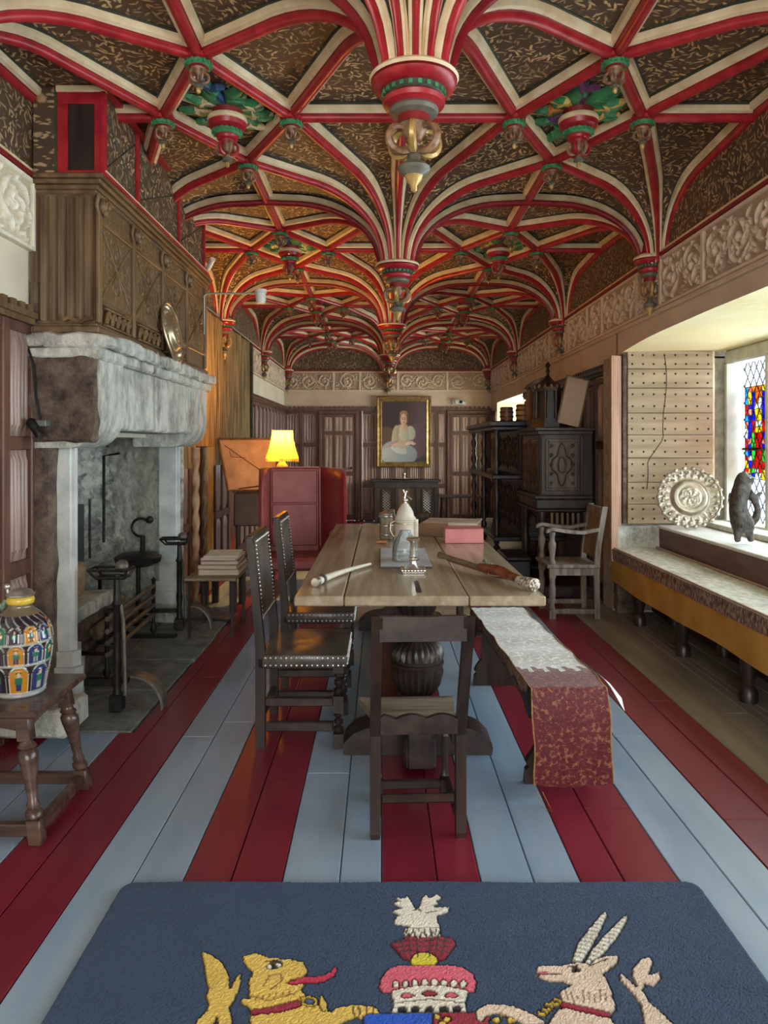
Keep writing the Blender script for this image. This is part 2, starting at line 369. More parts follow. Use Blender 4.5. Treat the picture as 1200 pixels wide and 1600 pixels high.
def scroll(U, V, w, h, cs, amp=.024, seed=0):
    H = np.zeros_like(U); rs = np.random.RandomState(seed)
    for (cx, cy, R, sgn) in cs:
        dx, dy = U-cx, V-cy; r = np.hypot(dx, dy); th = np.arctan2(dy, dx)*sgn
        s = np.cos(th+2*PI*r/(R*.52))
        H = np.maximum(H, np.where(r < R, np.clip(s*1.6, 0, 1)*(.55+.45*np.cos(th*5+r*60))**.5*amp, 0))
        H = np.maximum(H, np.where(r < R*.2, amp*1.25*np.sqrt(np.clip(1-(r/(R*.2))**2, 0, 1)), 0))
    for _ in range(int(w*h*170)):
        cx, cy, a = rs.uniform(.03, w-.03), rs.uniform(.03, h-.03), rs.uniform(0, PI); L, B = rs.uniform(.025, .05), rs.uniform(.007, .012)
        dx, dy = (U-cx)*np.cos(a)+(V-cy)*np.sin(a), -(U-cx)*np.sin(a)+(V-cy)*np.cos(a)
        H = np.maximum(H, amp*.8*np.clip(1-(dx/L)**2-(dy/B)**2, 0, 1)**.5)
    return H
def frieze_fn(kind):
    def fn(U, V):
        w, h = U.max(), V.max()
        if kind == 0: cs = [(w*.18, h*.5, h*.36, 1), (w*.5, h*.5, h*.40, -1), (w*.82, h*.5, h*.36, 1)]
        elif kind == 1: cs = [(w*.25, h*.5, h*.38, -1), (w*.75, h*.5, h*.38, 1)]
        else: cs = [(w*.5, h*.5, h*.42, 1), (w*.12, h*.3, h*.2, -1), (w*.88, h*.7, h*.2, 1)]
        H = scroll(U, V, w, h, cs, seed=kind)
        e = np.minimum(np.minimum(U, w-U), np.minimum(V, h-V))
        H = np.where(e < .022, .018, np.where(e < .03, .0, H)); return H
    return fn
FZ0, FZ1 = 2.46, 2.83
FR = {}
for kind, w in ((0, .94), (1, .72), (2, .5)):
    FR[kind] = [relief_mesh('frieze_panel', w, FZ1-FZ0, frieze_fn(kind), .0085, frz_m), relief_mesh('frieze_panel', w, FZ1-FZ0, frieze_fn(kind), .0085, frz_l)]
FWD = {0: .94, 1: .72, 2: .5}
def frieze_run(parent, along, y0, y1, rot, pos, pale=0):
    u = y0; k = 0; order = [0, 2, 1, 0, 1, 2]
    while u < y1-.25:
        kd = order[k % 6]; w = FWD[kd]
        rem = y1-u; sc = 1.0
        if rem < w*1.6: sc = rem/w if rem < w*1.35 else 1.0
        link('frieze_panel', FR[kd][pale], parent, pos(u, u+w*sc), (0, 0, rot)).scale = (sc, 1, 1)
        u += w*sc; k += 1

# ---------------------------------------------------------------- linenfold wainscot
def linenfold_mesh(name, w, h, folds, m):
    n = folds*10; A = []
    for i in range(n+1):
        u = i/n; e = min(u, 1-u)*w
        d = .016*(abs(math.sin(PI*folds*u))**.6) if e > .012 else 0
        A.append((u*w, d))
    zs = [0, .012, .03, .055, h-.055, h-.03, h-.012, h]; am = [0, 0, .45, 1, 1, .45, 0, 0]
    P = []
    for i, (u, d) in enumerate(A):
        sh = .018*abs(math.sin(PI*folds*i/n))
        P.append([(u, -.004-d*a, z+(sh if 0 < j < 4 and a < 1 and a > 0 else 0)*(1 if j < 4 else -1)) for j, (z, a) in enumerate(zip(zs, am))])
    mb = MB().grid(P); return mesh(name, mb, m, 35)
LM = {}
def wainscot(parent, y0, y1, rot, pos, tiers, pw=.30, stile=.07, folds=5):
    """frames and linenfold panels between y0 and y1 along a wall"""
    n = max(1, round((y1-y0)/(pw+stile))); step = (y1-y0)/n; w = step-stile
    L = y1-y0; o0 = pos(y0, y1)
    for i in range(n+1):
        u = i*step-stile/2; a, b = max(0, u), min(L, u+stile)
        link('stile', mesh('stile', MB().box(a, b, -.035, 0, 0, tiers[-1][1]+.05, ch=.006), frame_wood), parent, o0, (0, 0, rot))
    rails = [(0, tiers[0][0])]+[(tiers[i][1], tiers[i+1][0]) for i in range(len(tiers)-1)]+[(tiers[-1][1], tiers[-1][1]+.05)]
    for (a, b) in rails:
        link('rail', mesh('rail', MB().box(0, L, -.030, 0, a, b, ch=.005), frame_wood), parent, o0, (0, 0, rot))
    for (a, b) in tiers:
        key = (round(w, 3), round(b-a, 3), folds)
        if key not in LM: LM[key] = linenfold_mesh('linenfold_panel', w, b-a, folds, linen_wood)
        for i in range(n):
            u = i*step+stile/2; c = Matrix.Rotation(rot, 3, 'Z') @ Vector((u, 0, 0))
            link('linenfold_panel', LM[key], parent, (o0[0]+c.x, o0[1]+c.y, a), (0, 0, rot))
def crest(parent, y0, y1, rot, pos, z, m=None):
    """cornice with a row of small battlements"""
    m = m or frame_wood; L = y1-y0; mb = MB().box(0, L, -.06, 0, z, z+.03).box(0, L, -.045, 0, z-.03, z)
    n = int(L/.085)
    for i in range(n): mb.box(i*L/n, (i+.55)*L/n, -.055, -.01, z+.03, z+.065)
    obj('cornice', mb, m, parent, loc=pos(y0, y1), rot=(0, 0, rot))
posL = lambda a, b: (XL, a, 0)
posR = lambda a, b: (XR, b, 0)
PL, PR = PI/2, -PI/2

# ---------------------------------------------------------------- left wall
wl = structure('wall_left', 'left wall with cream scrollwork frieze above linenfold oak wainscot', 'wall')
mb = MB().box(XL-.3, XL, YN, 3.9, 0, ZS).box(XL-.3, XL, 6.2, YF, 0, ZS).box(XL-.3, XL, 3.9, 6.2, 1.50, ZS)
obj('plaster', mb, plaster_l, wl)
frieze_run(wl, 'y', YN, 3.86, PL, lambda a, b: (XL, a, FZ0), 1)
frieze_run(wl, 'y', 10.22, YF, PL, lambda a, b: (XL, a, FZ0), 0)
T3 = [(.14, .62), (.70, 1.40), (1.48, 2.02)]
T2 = [(.14, .78), (.86, 1.42), (1.49, 2.02)]
wainscot(wl, 2.70, 3.86, PL, posL, T2, pw=.24, folds=6)
wainscot(wl, 10.25, 13.98, PL, posL, T3)
wainscot(wl, 6.3, 10.2, PL, posL, T3)
crest(wl, 2.0, 3.84, PL, posL, 2.10, oak_mid); crest(wl, 10.25, 13.95, PL, posL, 2.10)
# ---------------------------------------------------------------- far wall
wf = structure('wall_far', 'far end wall with cream carved frieze and linenfold panelling', 'wall')
obj('plaster', MB().box(XL-.3, XR+.9, YF, YF+.3, 0, 3.6), plaster, wf)
posF = lambda a, b: (a, YF, 0)
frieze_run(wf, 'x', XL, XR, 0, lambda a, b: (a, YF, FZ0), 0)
wainscot(wf, XL, -1.20, 0, posF, T3, pw=.22); wainscot(wf, -.42, -.05, 0, posF, T3, pw=.26); wainscot(wf, 1.05, 1.24, 0, posF, T3, pw=.14, folds=3)
wainscot(wf, -.05, 1.05, 0, posF, T3, pw=.2)
crest(wf, XL, XR, 0, posF, 2.10)
obj('lunette', MB().box(XL, XR, YF-.012, YF, FZ1+.03, 3.5), mat_leafy('painted_end_lunette', (.10, .062, .036), (.46, .33, .17), 25, 'Y'), wf)
obj('frieze_fillet', MB().box(XL, XR, YF-.035, YF, FZ0-.03, FZ0).box(XL, XR, YF-.04, YF, FZ1, FZ1+.035, 1), [plaster, red_d], wf)
def panel_door(name, lab, x0, x1, h, cols):
    d = structure(name, lab, 'door'); w = (x1-x0-.05*(cols+1))/cols
    obj('door_leaf', MB().box(x0, x1, YF-.05, YF-.005, .01, h, ch=.006), frame_wood, d)
    for i in range(cols):
        for (a, b) in ((.12, .85), (.93, 1.62), (1.70, h-.06)):
            key = (round(w, 3), round(b-a, 3), 2)
            if key not in LM: LM[key] = linenfold_mesh('linenfold_panel', w, b-a, 2, linen_wood)
            link('linenfold_panel', LM[key], d, (x0+.05+i*(w+.05), YF-.05, a))
    for xx in (x0-.06, x1): obj('door_post', MB().box(xx, xx+.06, YF-.07, YF, 0, h+.06, ch=.008), frame_wood, d)
    obj('door_head', MB().box(x0-.06, x1+.06, YF-.08, YF, h, h+.07, ch=.008), frame_wood, d)
    mb = MB().lathe([(.006, 0), (.006, .04), (.022, .045), (.022, .06), (.0, .065)], M=Matrix.Rotation(PI/2, 4, 'X'), seg=10)
    obj('door_knob', mb, iron, d, 40, loc=(x1-.07, YF-.05, 1.0))
    return d
panel_door('door_1', 'panelled oak door in the far wall left of the portrait', -1.13, -.50, 2.02, 3)
panel_door('door_2', 'panelled oak door in the far wall right of the portrait', 1.30, 2.02, 2.02, 4)
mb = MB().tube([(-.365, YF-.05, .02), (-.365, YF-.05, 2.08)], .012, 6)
tag(obj('daylight_slit_rod', mb, ivory, None, 40), 'thin white rod in place of a slit of daylight up the far panelling', 'cable')  # pale rod added in place of daylight through a door gap
# ---------------------------------------------------------------- right wall with window recess
wr = structure('wall_right', 'right wall with carved cream frieze, deep window recess and dark panelling', 'wall')
RY0, RY1, XW = .55, 6.42, 3.0
def arch(y):
    t = abs(y-3.5); return 2.305-.012*max(0, t-1.2)-.045*max(0, t-1.9)**2*.9
mb = MB()
ya = np.linspace(RY0, RY1+.12, 31)
mb.box(XR, XR+.3, YN, RY0, 0, ZS).box(XR, XR+.3, RY1+.1, 10.6, 0, ZS).box(XR, XR+.3, 13.3, YF, 0, ZS).box(XR, XR+.3, 10.6, 13.3, 0, .95).box(XR, XR+.3, 10.6, 13.3, 2.2, ZS)
mb.grid([[(XR, y, arch(y)), (XR, y, ZS)] for y in ya])
obj('plaster', mb, plaster, wr)
obj('recess_soffit', MB().grid([[(XR-.001, y, arch(y)), (2.5, y, (arch(y)+2.27)/2), (XW+.02, y, 2.26)] for y in ya]), plaster_y, wr, 30)
obj('recess_jamb', MB().box(XR-.07, XW+.25, RY1, RY1+.28, 0, 2.215).box(XR+.01, XW+.25, RY1, RY1+.28, 2.2, 2.31).box(XR, XW+.25, RY0-.28, RY0, 0, 2.31), mat('jamb_stone', (.30, .27, .22), (.46, .42, .35), (14, 14, 14), .85, .008, bsc=60), wr)
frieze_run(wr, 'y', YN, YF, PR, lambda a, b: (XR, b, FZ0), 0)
obj('frieze_fillet', MB().box(XR-.035, XR, YN, YF, FZ0-.035, FZ0, ch=.01), plaster, wr)
wainscot(wr, 6.72, 10.6, PR, posR, T3)
wainscot(wr, 13.3, 13.98, PR, posR, T3); crest(wr, 6.72, 10.6, PR, posR, 2.12, oak_dark)
obj('far_recess', MB().box(XR+.3, 2.9, 10.5, 10.6, .9, 2.3).box(XR+.3, 2.9, 13.3, 13.4, .9, 2.3).box(XR+.3, 2.9, 10.5, 13.4, 2.2, 2.3).box(XR+.01, 2.9, 10.5, 13.4, .85, .956), plaster_y, wr)
t1 = structure('trim_1', 'pale moulded wooden post at the far edge of the window recess', 'post')
mb = MB(); zz = [.44, 2.215]
prof = [(0, 0), (0, -.10), (.02, -.10), (.025, -.085), (.04, -.085), (.045, -.07), (.06, -.07), (.065, -.05), (.09, -.05), (.09, 0)]
mb.prism([(1.985+a, 6.40+b*.5) for a, b in prof], zz[0], zz[1], 'z')
obj('post', mb, mat('blond_post', (.42, .25, .16), (.56, .36, .25), (30, 30, 2), .5), t1)
# near wall (behind the camera) with a broad window
wn = structure('wall_near', 'plaster wall behind the viewer with a broad window opening', 'wall')
obj('plaster', MB().box(XL-.3, XR+.3, YN-.2, YN, 0, .9).box(XL-.3, XR+.3, YN-.2, YN, 2.75, 3.6).box(XL-.3, -1.5, YN-.2, YN, .9, 2.75).box(1.75, XR+.3, YN-.2, YN, .9, 2.75), plaster_l, wn)

# ---------------------------------------------------------------- windows
glass_c = mat_glass('clear_glass', (.90, .95, .97), .06)
lead = mat('window_lead', (.10, .11, .12), None, rough=.6, metal=.3)
frame_s = mat('window_stone', (.50, .50, .42), (.68, .68, .60), (8, 8, 8), .8, .003)
def window(name, lab, x, ys, z0, z1, stained=None):
    w = structure(name, lab, 'window')
    y_lo, y_hi = ys[0][0]-.1, ys[-1][1]+.1
    obj('window_head', MB().box(x-.02, x+.22, y_lo, y_hi, z1, z1+.12, ch=.015), frame_s, w)
    obj('window_ledge', MB().box(x-.05, x+.22, y_lo, y_hi, z0-.06, z0, ch=.01), frame_s, w)
    edges = [y_lo]+[e for (a, b) in ys for e in (a, b)]+[y_hi]
    for i in range(0, len(edges), 2):
        a, b = edges[i], edges[i+1]
        pr = [(x-.03, (a+b)/2-.02), (x-.03, (a+b)/2+.02), (x+.08, b), (x+.2, b), (x+.2, a), (x+.08, a)]
        obj('mullion', MB().prism(pr, z0, z1, 'z'), frame_s, w)
    for i, (a, b) in enumerate(ys):
        obj('pane', MB().box(x+.11, x+.114, a, b, z0, z1), glass_c, w)
        mb = MB(); st = .11; n = int((b-a+z1-z0)/st)+2
        for s in (1, -1):
            for k in range(-n, n+1):
                pts = []
                c = k*st*1.3
                for t in (a, b):
                    pts.append((t, z0+c+s*1.45*(t-a)))
                (ya_, za_), (yb_, zb_) = pts
                def clip(p, q):
                    (y1, z1_), (y2, z2_) = p, q
                    out = []
                    for (u, v, u2, v2) in ((y1, z1_, y2, z2_), (y2, z2_, y1, z1_)):
                        if v < z0: t = (z0-v)/(v2-v) if v2 != v else 9; u, v = u+(u2-u)*t, z0
                        if v > z1: t = (z1-v)/(v2-v) if v2 != v else 9; u, v = u+(u2-u)*t, z1
                        out.append((u, v))
                    return out
                if max(za_, zb_) <= z0 or min(za_, zb_) >= z1: continue
                p, q = clip((ya_, za_), (yb_, zb_))
                mb.tube([(x+.108, p[0], p[1]), (x+.108, q[0], q[1])], .006, 4)
        obj('lead_lattice', mb, lead, w, stuff=True)
        obj('casement_bar', MB().box(x+.09, x+.11, a, b, (z0+z1)/2-.07, (z0+z1)/2-.05), iron, w)
    return w
lights = [(.75+i*.80, 1.30+i*.80) for i in range(7)]
lights[-1] = (5.80, 6.30)
lights[-2] = (5.02, 5.56)
win1 = window('window_1', 'stone mullioned lattice window lighting the right-hand bench, with stained glass', XW, lights, .80, 2.14)
# stained glass: coloured leaded pieces hung in the farthest light
sg_cols = {'b': (.01, .04, .62), 'c': (.05, .42, .75), 'r': (.72, .02, .02), 'y': (.90, .66, .05), 'w': (.85, .85, .80), 'o': (.80, .30, .05), 'g': (.10, .55, .12), 'p': (.75, .35, .30), 'v': (.35, .10, .35)}
sgm = {k: mat_glass('stained_glass_'+n, sg_cols[k], .04) for k, n in zip('bcrywogpv', ('blue', 'sky', 'red', 'yellow', 'white', 'orange', 'green', 'pink', 'violet'))}
art = ["cpoooyv", "cybooby", "cybowby", "rbbwwbo", "rpbyybp", "cbbyybb", "pbrwwrr", "wbryyrb", "wbgrrbb", "rpgrrpo", "rbgrrbb", "cbgrrgb", "rwgrrgb", "ybrrrrv", "rygwryb", "rcbwwyr"]
z_t, z_b, ya0, yb0 = 1.93, 1.16, 6.25, 5.86
rws, cls = len(art), len(art[0])
jit = [[(random.uniform(-.012, .012), random.uniform(-.012, .012)) for _ in range(cls+1)] for _ in range(rws+1)]
def sgp(i, j):
    dy, dz = jit[i][j]
    if j in (0, cls): dy = 0
    if i in (0, rws): dz = 0
    return (ya0+(yb0-ya0)*j/cls+dy, z_t+(z_b-z_t)*i/rws+dz)
for i in range(rws):
    for j in range(cls):
        q = [sgp(i, j), sgp(i, j+1), sgp(i+1, j+1), sgp(i+1, j)]
        cx, cz = sum(p[0] for p in q)/4, sum(p[1] for p in q)/4
        q = [(cx+(p[0]-cx)*.93, cz+(p[1]-cz)*.93) for p in q]
        obj('stained_pane', MB().prism(q, XW+.086, XW+.09, 'x'), sgm[art[i][j]], win1)
mb = MB()
for i in range(rws+1): mb.tube([(XW+.088,)+sgp(i, j) for j in range(cls+1)], .0035, 4)
for j in range(cls+1): mb.tube([(XW+.088,)+sgp(i, j) for i in range(rws+1)], .0035, 4)
obj('stained_glass_leads', mb, lead, win1)
window('window_2', 'small bright window in the right wall beyond the black cabinet', 2.75, [(10.8, 11.5), (11.65, 12.35), (12.5, 13.2)], 1.0, 2.1)

# ---------------------------------------------------------------- ceiling
ceil = structure('ceiling', 'vaulted ceiling of brown painted webs between red and cream ribs', 'ceiling')
obj('ceiling_deck', MB().box(XL-.3, XR+.3, YN-.2, YF+.3, 3.52, 3.6), green_d, ceil)
obj('near_ceiling', MB().box(XL, XR, YN, Y0-.02, 3.40, 3.46), ceil_m, ceil)
def P3(x, y, cx, cy): return (x, y, web(math.hypot(x-cx, y-cy)))
NODES = [XL, XC, XR]
DXd, DYd = .36, .65
def panel_tri(O, A, B, n=9, mrad=14):
    P = []
    for i in range(n+1):
        t = i/n; q = (A[0]+(B[0]-A[0])*t, A[1]+(B[1]-A[1])*t); L = math.hypot(q[0]-O[0], q[1]-O[1]); row = []
        for j in range(mrad+1):
            d = .09+(L-.09)*(j/mrad)**1.35
            row.append(P3(O[0]+(q[0]-O[0])*d/L, O[1]+(q[1]-O[1])*d/L, *O))
        P.append(row)
    mb = MB().grid(P); obj('ceiling_panel', mb, ceil_m, ceil, 60)
RIBP = [(-.062, -.006), (-.062, .006), (-.056, .010), (-.050, .040), (-.030, .046), (-.025, .052), (-.026, .062), (-.020, .076), (-.009, .083), (0, .085)]
RIBP = RIBP+[(-a, b) for a, b in RIBP[-2::-1]]
RIBM = [3, 3, 1, 1, 2, 0, 0, 0, 0]; RIBM = RIBM+RIBM[::-1]
RIB_MATS = [red_p, cream_p, red_d, green_d]
def rib(O, E, dend=None, flat=False, scale=1.0, wall=0, name='rib'):
    """rib following the web from node O towards E (plan), or a straight crown rib when flat"""
    L = math.hypot(E[0]-O[0], E[1]-O[1]); dx, dy = (E[0]-O[0])/L, (E[1]-O[1])/L
    if flat: ds = [0, L]; zs = [O[2] if len(O) > 2 else ZK+.02, E[2] if len(E) > 2 else ZK+.02]
    else:
        ds = [.10+(min(.8, L)-.10)*(1-math.cos(PI/2*i/13)) for i in range(14)]
        if L > .82: ds.append(L)
        zs = [web(d) for d in ds]; ds.insert(0, .0985); zs.insert(0, ZS-.05)
    rings = []
    for i, (d, z) in enumerate(zip(ds, zs)):
        wk = 1 if flat else min(1, .40+.60*(max(0, d-.10)/.42)**.8)
        i0, i1 = max(0, i-1), min(len(ds)-1, i+1)
        tx, tz = ds[i1]-ds[i0], zs[i1]-zs[i0]; q = math.hypot(tx, tz); tx, tz = tx/q, tz/q
        nx, nz = tz, -tx      # points down and outwards
        if i < 2 and not flat: nx, nz = .8, -.05
        ring = []
        for (s, h) in RIBP:
            s *= scale*wk; h *= scale*(.6+.4*wk)
            ring.append((O[0]+dx*(d+nx*h)-dy*s, O[1]+dy*(d+nx*h)+dx*s, z+nz*h))
        rings.append(ring)
    n = len(RIBP); mb = MB(); mb.rings(rings, closed=False, mis=lambda i, j: RIBM[min(j, len(RIBM)-1)])
    obj(name, mb, RIB_MATS, ceil, 35)
flower_cells = []
for k in range(5):
    ya_, yb_ = ROWS[k], ROWS[k+1]; ym = (ya_+yb_)/2
    for c in range(2):
        xa_, xb_ = NODES[c], NODES[c+1]; xm = (xa_+xb_)/2
        zc = web(1.2)
        Wp, Ep, Sp, Np = (xm-DXd, ym), (xm+DXd, ym), (xm, ym-DYd), (xm, ym+DYd)
        for (ox, oy) in ((xa_, ya_), (xb_, ya_), (xa_, yb_), (xb_, yb_)):
            O = (ox, oy); side = Wp if ox == xa_ else Ep; endp = Sp if oy == ya_ else Np
            A = (ox, ym); T = (xm, oy)
            panel_tri(O, A, side); panel_tri(O, side, endp); panel_tri(O, endp, T)
            rib(O, side); rib(O, endp); rib(O, T)
            if c == 0 or ox == xb_: rib(O, A)
        rib(Wp, Sp, flat=True); rib(Sp, Ep, flat=True); rib(Ep, Np, flat=True); rib(Np, Wp, flat=True)
        rib((xa_, ym), Wp, flat=True); rib(Ep, (xb_, ym), flat=True)
        rib((xm, ya_), Sp, flat=True); rib(Np, (xm, yb_), flat=True)
        obj('crown_panel', MB().prism([Wp, Sp, Ep, Np], zc+.002, zc+.03, 'z'), ceil_m, ceil)
        flower_cells.append((xm, ym, zc, k, c))
# lunettes above the side walls and the wall plate
for xw, s, par in ((XL, 1, wl), (XR, -1, wr)):
    for k in range(-1, 5):
        ya_ = ROWS[0]+DY*k
        obj('lunette', MB().box(min(xw, xw-s*.05), max(xw, xw-s*.05)+0.0, max(YN, ya_), ya_+DY, ZS, 3.52), lun_m, par)
    obj('wall_plate', MB().box(min(xw, xw+s*.045), max(xw, xw+s*.045), YN, YF, 2.835, 2.86).box(min(xw, xw+s*.035), max(xw, xw+s*.035), YN, YF, 2.86, 2.882, 1), [red_d, cream_p], par)
# ---- pendants
def scroll_ring(mb, r0, R, zc, ang, th, mi):
    """one open C-scroll standing out from the pendant core"""
    pts = []
    for i in range(15):
        a = math.radians(-125)+math.radians(330)*i/14; rr = R*(1-.32*i/14)
        pts.append(((r0+rr*math.cos(a))*math.cos(ang), (r0+rr*math.cos(a))*math.sin(ang), zc+rr*math.sin(a)*1.15))
    mb.tube(pts, lambda t: th*(1.1-.5*t), 6, mi)
def make_pendant(name, parent, kind, loc, first={}):
    key = kind
    if key in first:
        c = clone(first[key], parent, loc); c.name = name; return c
    mats = [red_p, cream_p, green_p, grey_p, brown_p, red_d, gold_p, green_d]
    if kind == 'boss':   # rim at z=0
        root = obj(name, MB().lathe([(.0, -.20, 3), (.062, -.20, 5), (.060, -.165, 3), (.086, -.155, 3), (.092, -.14, 3), (.088, -.130, 0), (.112, -.118, 0), (.118, -.10, 0), (.105, -.088, 7), (.110, -.085, 7), (.118, -.062, 5), (.128, -.058, 0), (.150, -.045, 0), (.158, -.026, 0), (.150, -.02, 5), (.160, -.016, 1), (.166, -.004, 1), (.160, .006, 1), (.10, .03, 5), (.09, .10, 5)], seg=36), mats, parent, 40, loc=loc)
        mb = MB()
        for i in range(22):
            a = 2*PI*i/22; q = MB().box(.098, .119, -.007, .007, -.082, -.064); q.tf(Matrix.Rotation(a, 4, 'Z')); mb.add(q.v, q.f)
        obj('dentil_ring', mb, [green_p], root)
        mb = MB().lathe([(.018, -.335, 3), (.02, -.28, 4), (.045, -.235, 4), (.055, -.20, 5)], seg=14)
        for i in range(6): scroll_ring(mb, .056, .052, -.262, PI/3*i+.4, .016, 4 if i % 2 else 6)
        obj('openwork_scroll', mb, mats, root, 50)
        obj('finial', MB().lathe([(.0, -.49, 6), (.012, -.48, 6), (.012, -.462, 6), (.03, -.435, 6), (.034, -.418, 3), (.056, -.402, 3), (.062, -.384, 3), (.048, -.368, 3), (.026, -.352, 3), (.022, -.31, 3)], seg=18), mats, root, 50)
    elif kind == 'drop':  # small pendant at a crossing of crown ribs, top at z=0
        root = obj(name, MB().lathe([(.0, -.062, 5), (.036, -.062, 5), (.048, -.055, 2), (.058, -.048, 2), (.060, -.034, 2), (.050, -.03, 0), (.064, -.022, 0), (.066, -.005, 0), (.056, .0, 0), (.056, .03, 0)], seg=20), mats, parent, 40, loc=loc)
        mb = MB()
        for i in range(14):
            a = 2*PI*i/14; q = MB().box(.054, .066, -.005, .005, -.05, -.034); q.tf(Matrix.Rotation(a, 4, 'Z')); mb.add(q.v, q.f)
        obj('dentil_ring', mb, [green_p], root)
        mb = MB().lathe([(.012, -.13, 4), (.014, -.10, 4), (.034, -.075, 4), (.038, -.06, 5)], seg=12)
        for i in range(5): scroll_ring(mb, .027, .024, -.098, PI*2/5*i+.3, .008, 4)
        obj('openwork_scroll', mb, mats, root, 50)
        obj('finial', MB().lathe([(.0, -.18, 6), (.010, -.172, 6), (.012, -.16, 6), (.010, -.152, 3), (.024, -.146, 3), (.022, -.136, 3), (.011, -.128, 3), (.011, -.12, 3)], seg=14), mats, root, 50)
    else:                 # painted bowl pendant in the middle of a diamond
        root = obj(name, MB().lathe([(.0, -.12, 5), (.045, -.12, 0), (.058, -.112, 0), (.060, -.098, 5), (.066, -.092, 2), (.080, -.08, 2), (.080, -.066, 2), (.070, -.062, 0), (.100, -.046, 0), (.108, -.022, 0), (.100, -.018, 1), (.112, -.008, 1), (.108, .008, 1), (.08, .02, 5), (.09, .07, 5)], seg=28), mats, parent, 40, loc=loc)
        mb = MB()
        for i in range(18):
            a = 2*PI*i/18; q = MB().box(.074, .087, -.006, .006, -.083, -.066); q.tf(Matrix.Rotation(a, 4, 'Z')); mb.add(q.v, q.f)
        obj('dentil_ring', mb, [green_p], root)
        mb = MB().lathe([(.014, -.215, 4), (.016, -.18, 4), (.04, -.145, 5), (.046, -.12, 5)], seg=12)
        for i in range(6): scroll_ring(mb, .034, .030, -.162, PI/3*i, .010, 4 if i % 2 else 0)
        obj('openwork_scroll', mb, mats, root, 50)
        obj('finial', MB().lathe([(.0, -.27, 6), (.012, -.262, 6), (.012, -.25, 6), (.010, -.24, 3), (.028, -.232, 3), (.026, -.218, 3), (.012, -.21, 3), (.012, -.19, 3)], seg=14), mats, root, 50)
    first[key] = root; return root
for k in range(6): make_pendant('hanging_boss', ceil, 'boss', (XC, ROWS[k]-(.06 if k == 5 else 0), 2.80)).scale = (1, 1, .86)
for k in range(6):
    for xw, s in ((XL, 1), (XR, -1)):
        y = ROWS[k]-(.07 if k == 5 else 0)
        if k == 0 or (xw == XL and k == 1): continue
        c = make_pendant('wall_corbel', ceil, 'boss', (xw+s*.07, y, 2.85)); c.scale = (.72, .72, .90)
make_pendant('wall_corbel', ceil, 'boss', (XL+.07, ROWS[1], 2.85)).scale = (.72, .72, .90)
for (xm, ym, zc, k, c) in flower_cells:
    zr = zc-.055
    for (x, y) in ((xm-DXd, ym), (xm+DXd, ym), (xm, ym-DYd), (xm, ym+DYd)): make_pendant('drop_pendant', ceil, 'drop', (x, y, zr))
    make_pendant('bowl_pendant', ceil, 'bowl', (xm, ym, zc-.07))
# painted leaf relief around each bowl pendant
leaf_mats = {0: [green_p, cream_p, mat('leaf_blue', (.03, .10, .22)), mat('leaf_pale_gold', (.55, .45, .25), (.75, .66, .42), (20, 20, 20), .5)],
             1: [green_p, mat('leaf_orange', (.62, .20, .04), (.80, .38, .10), (20, 20, 20), .5), mat('leaf_violet', (.16, .05, .16)), mat('leaf_yellow', (.72, .48, .10), (.8, .6, .2), (20, 20, 20), .5)]}
def leaf(mb, cx, cy, z, ang, L, B, mi, curl=0.):
    n = 7; rows = []
    for i in range(n+1):
        t = i/n; a = ang+curl*t; x = cx+L*t*math.cos(a); y = cy+L*t*math.sin(a); b = B*math.sin(PI*min(1, t*.9+.08))**.8*(1+.25*math.sin(t*18))
        px, py = -math.sin(a), math.cos(a)
        rows.append([(x+px*b, y+py*b, z-.004), (x+px*b*.5, y+py*b*.5, z-.022-.012*math.sin(PI*t)), (x, y, z-.014-.02*t*(1-t)*4), (x-px*b*.5, y-py*b*.5, z-.022-.012*math.sin(PI*t)), (x-px*b, y-py*b, z-.004)])
    mb.grid(rows, mi)
for (xm, ym, zc, k, c) in flower_cells:
    if k > 2: continue
    nl = 18
    for i in range(nl):
        a = 2*PI*i/nl+.13; sx, sy = .30, .53
        R = 1/max(abs(math.cos(a))/sx, abs(math.sin(a))/sy, 1e-3) if False else 1/(abs(math.cos(a))/sx+abs(math.sin(a))/sy)
        mb = MB(); leaf(mb, xm+.07*math.cos(a), ym+.07*math.sin(a), zc, a, max(.09, R-.07), .036 if i % 2 else .05, 0, .35*(-1)**i)
        leaf(mb, xm+(R*.55)*math.cos(a+.2), ym+(R*.55)*math.sin(a+.2), zc-.008, a+1.0*(-1)**i, .10, .022, 0, -.8)
        obj('painted_leaf', mb, leaf_mats[c][(i*3+i//4) % 4 if i % 2 else 0], ceil, 60)
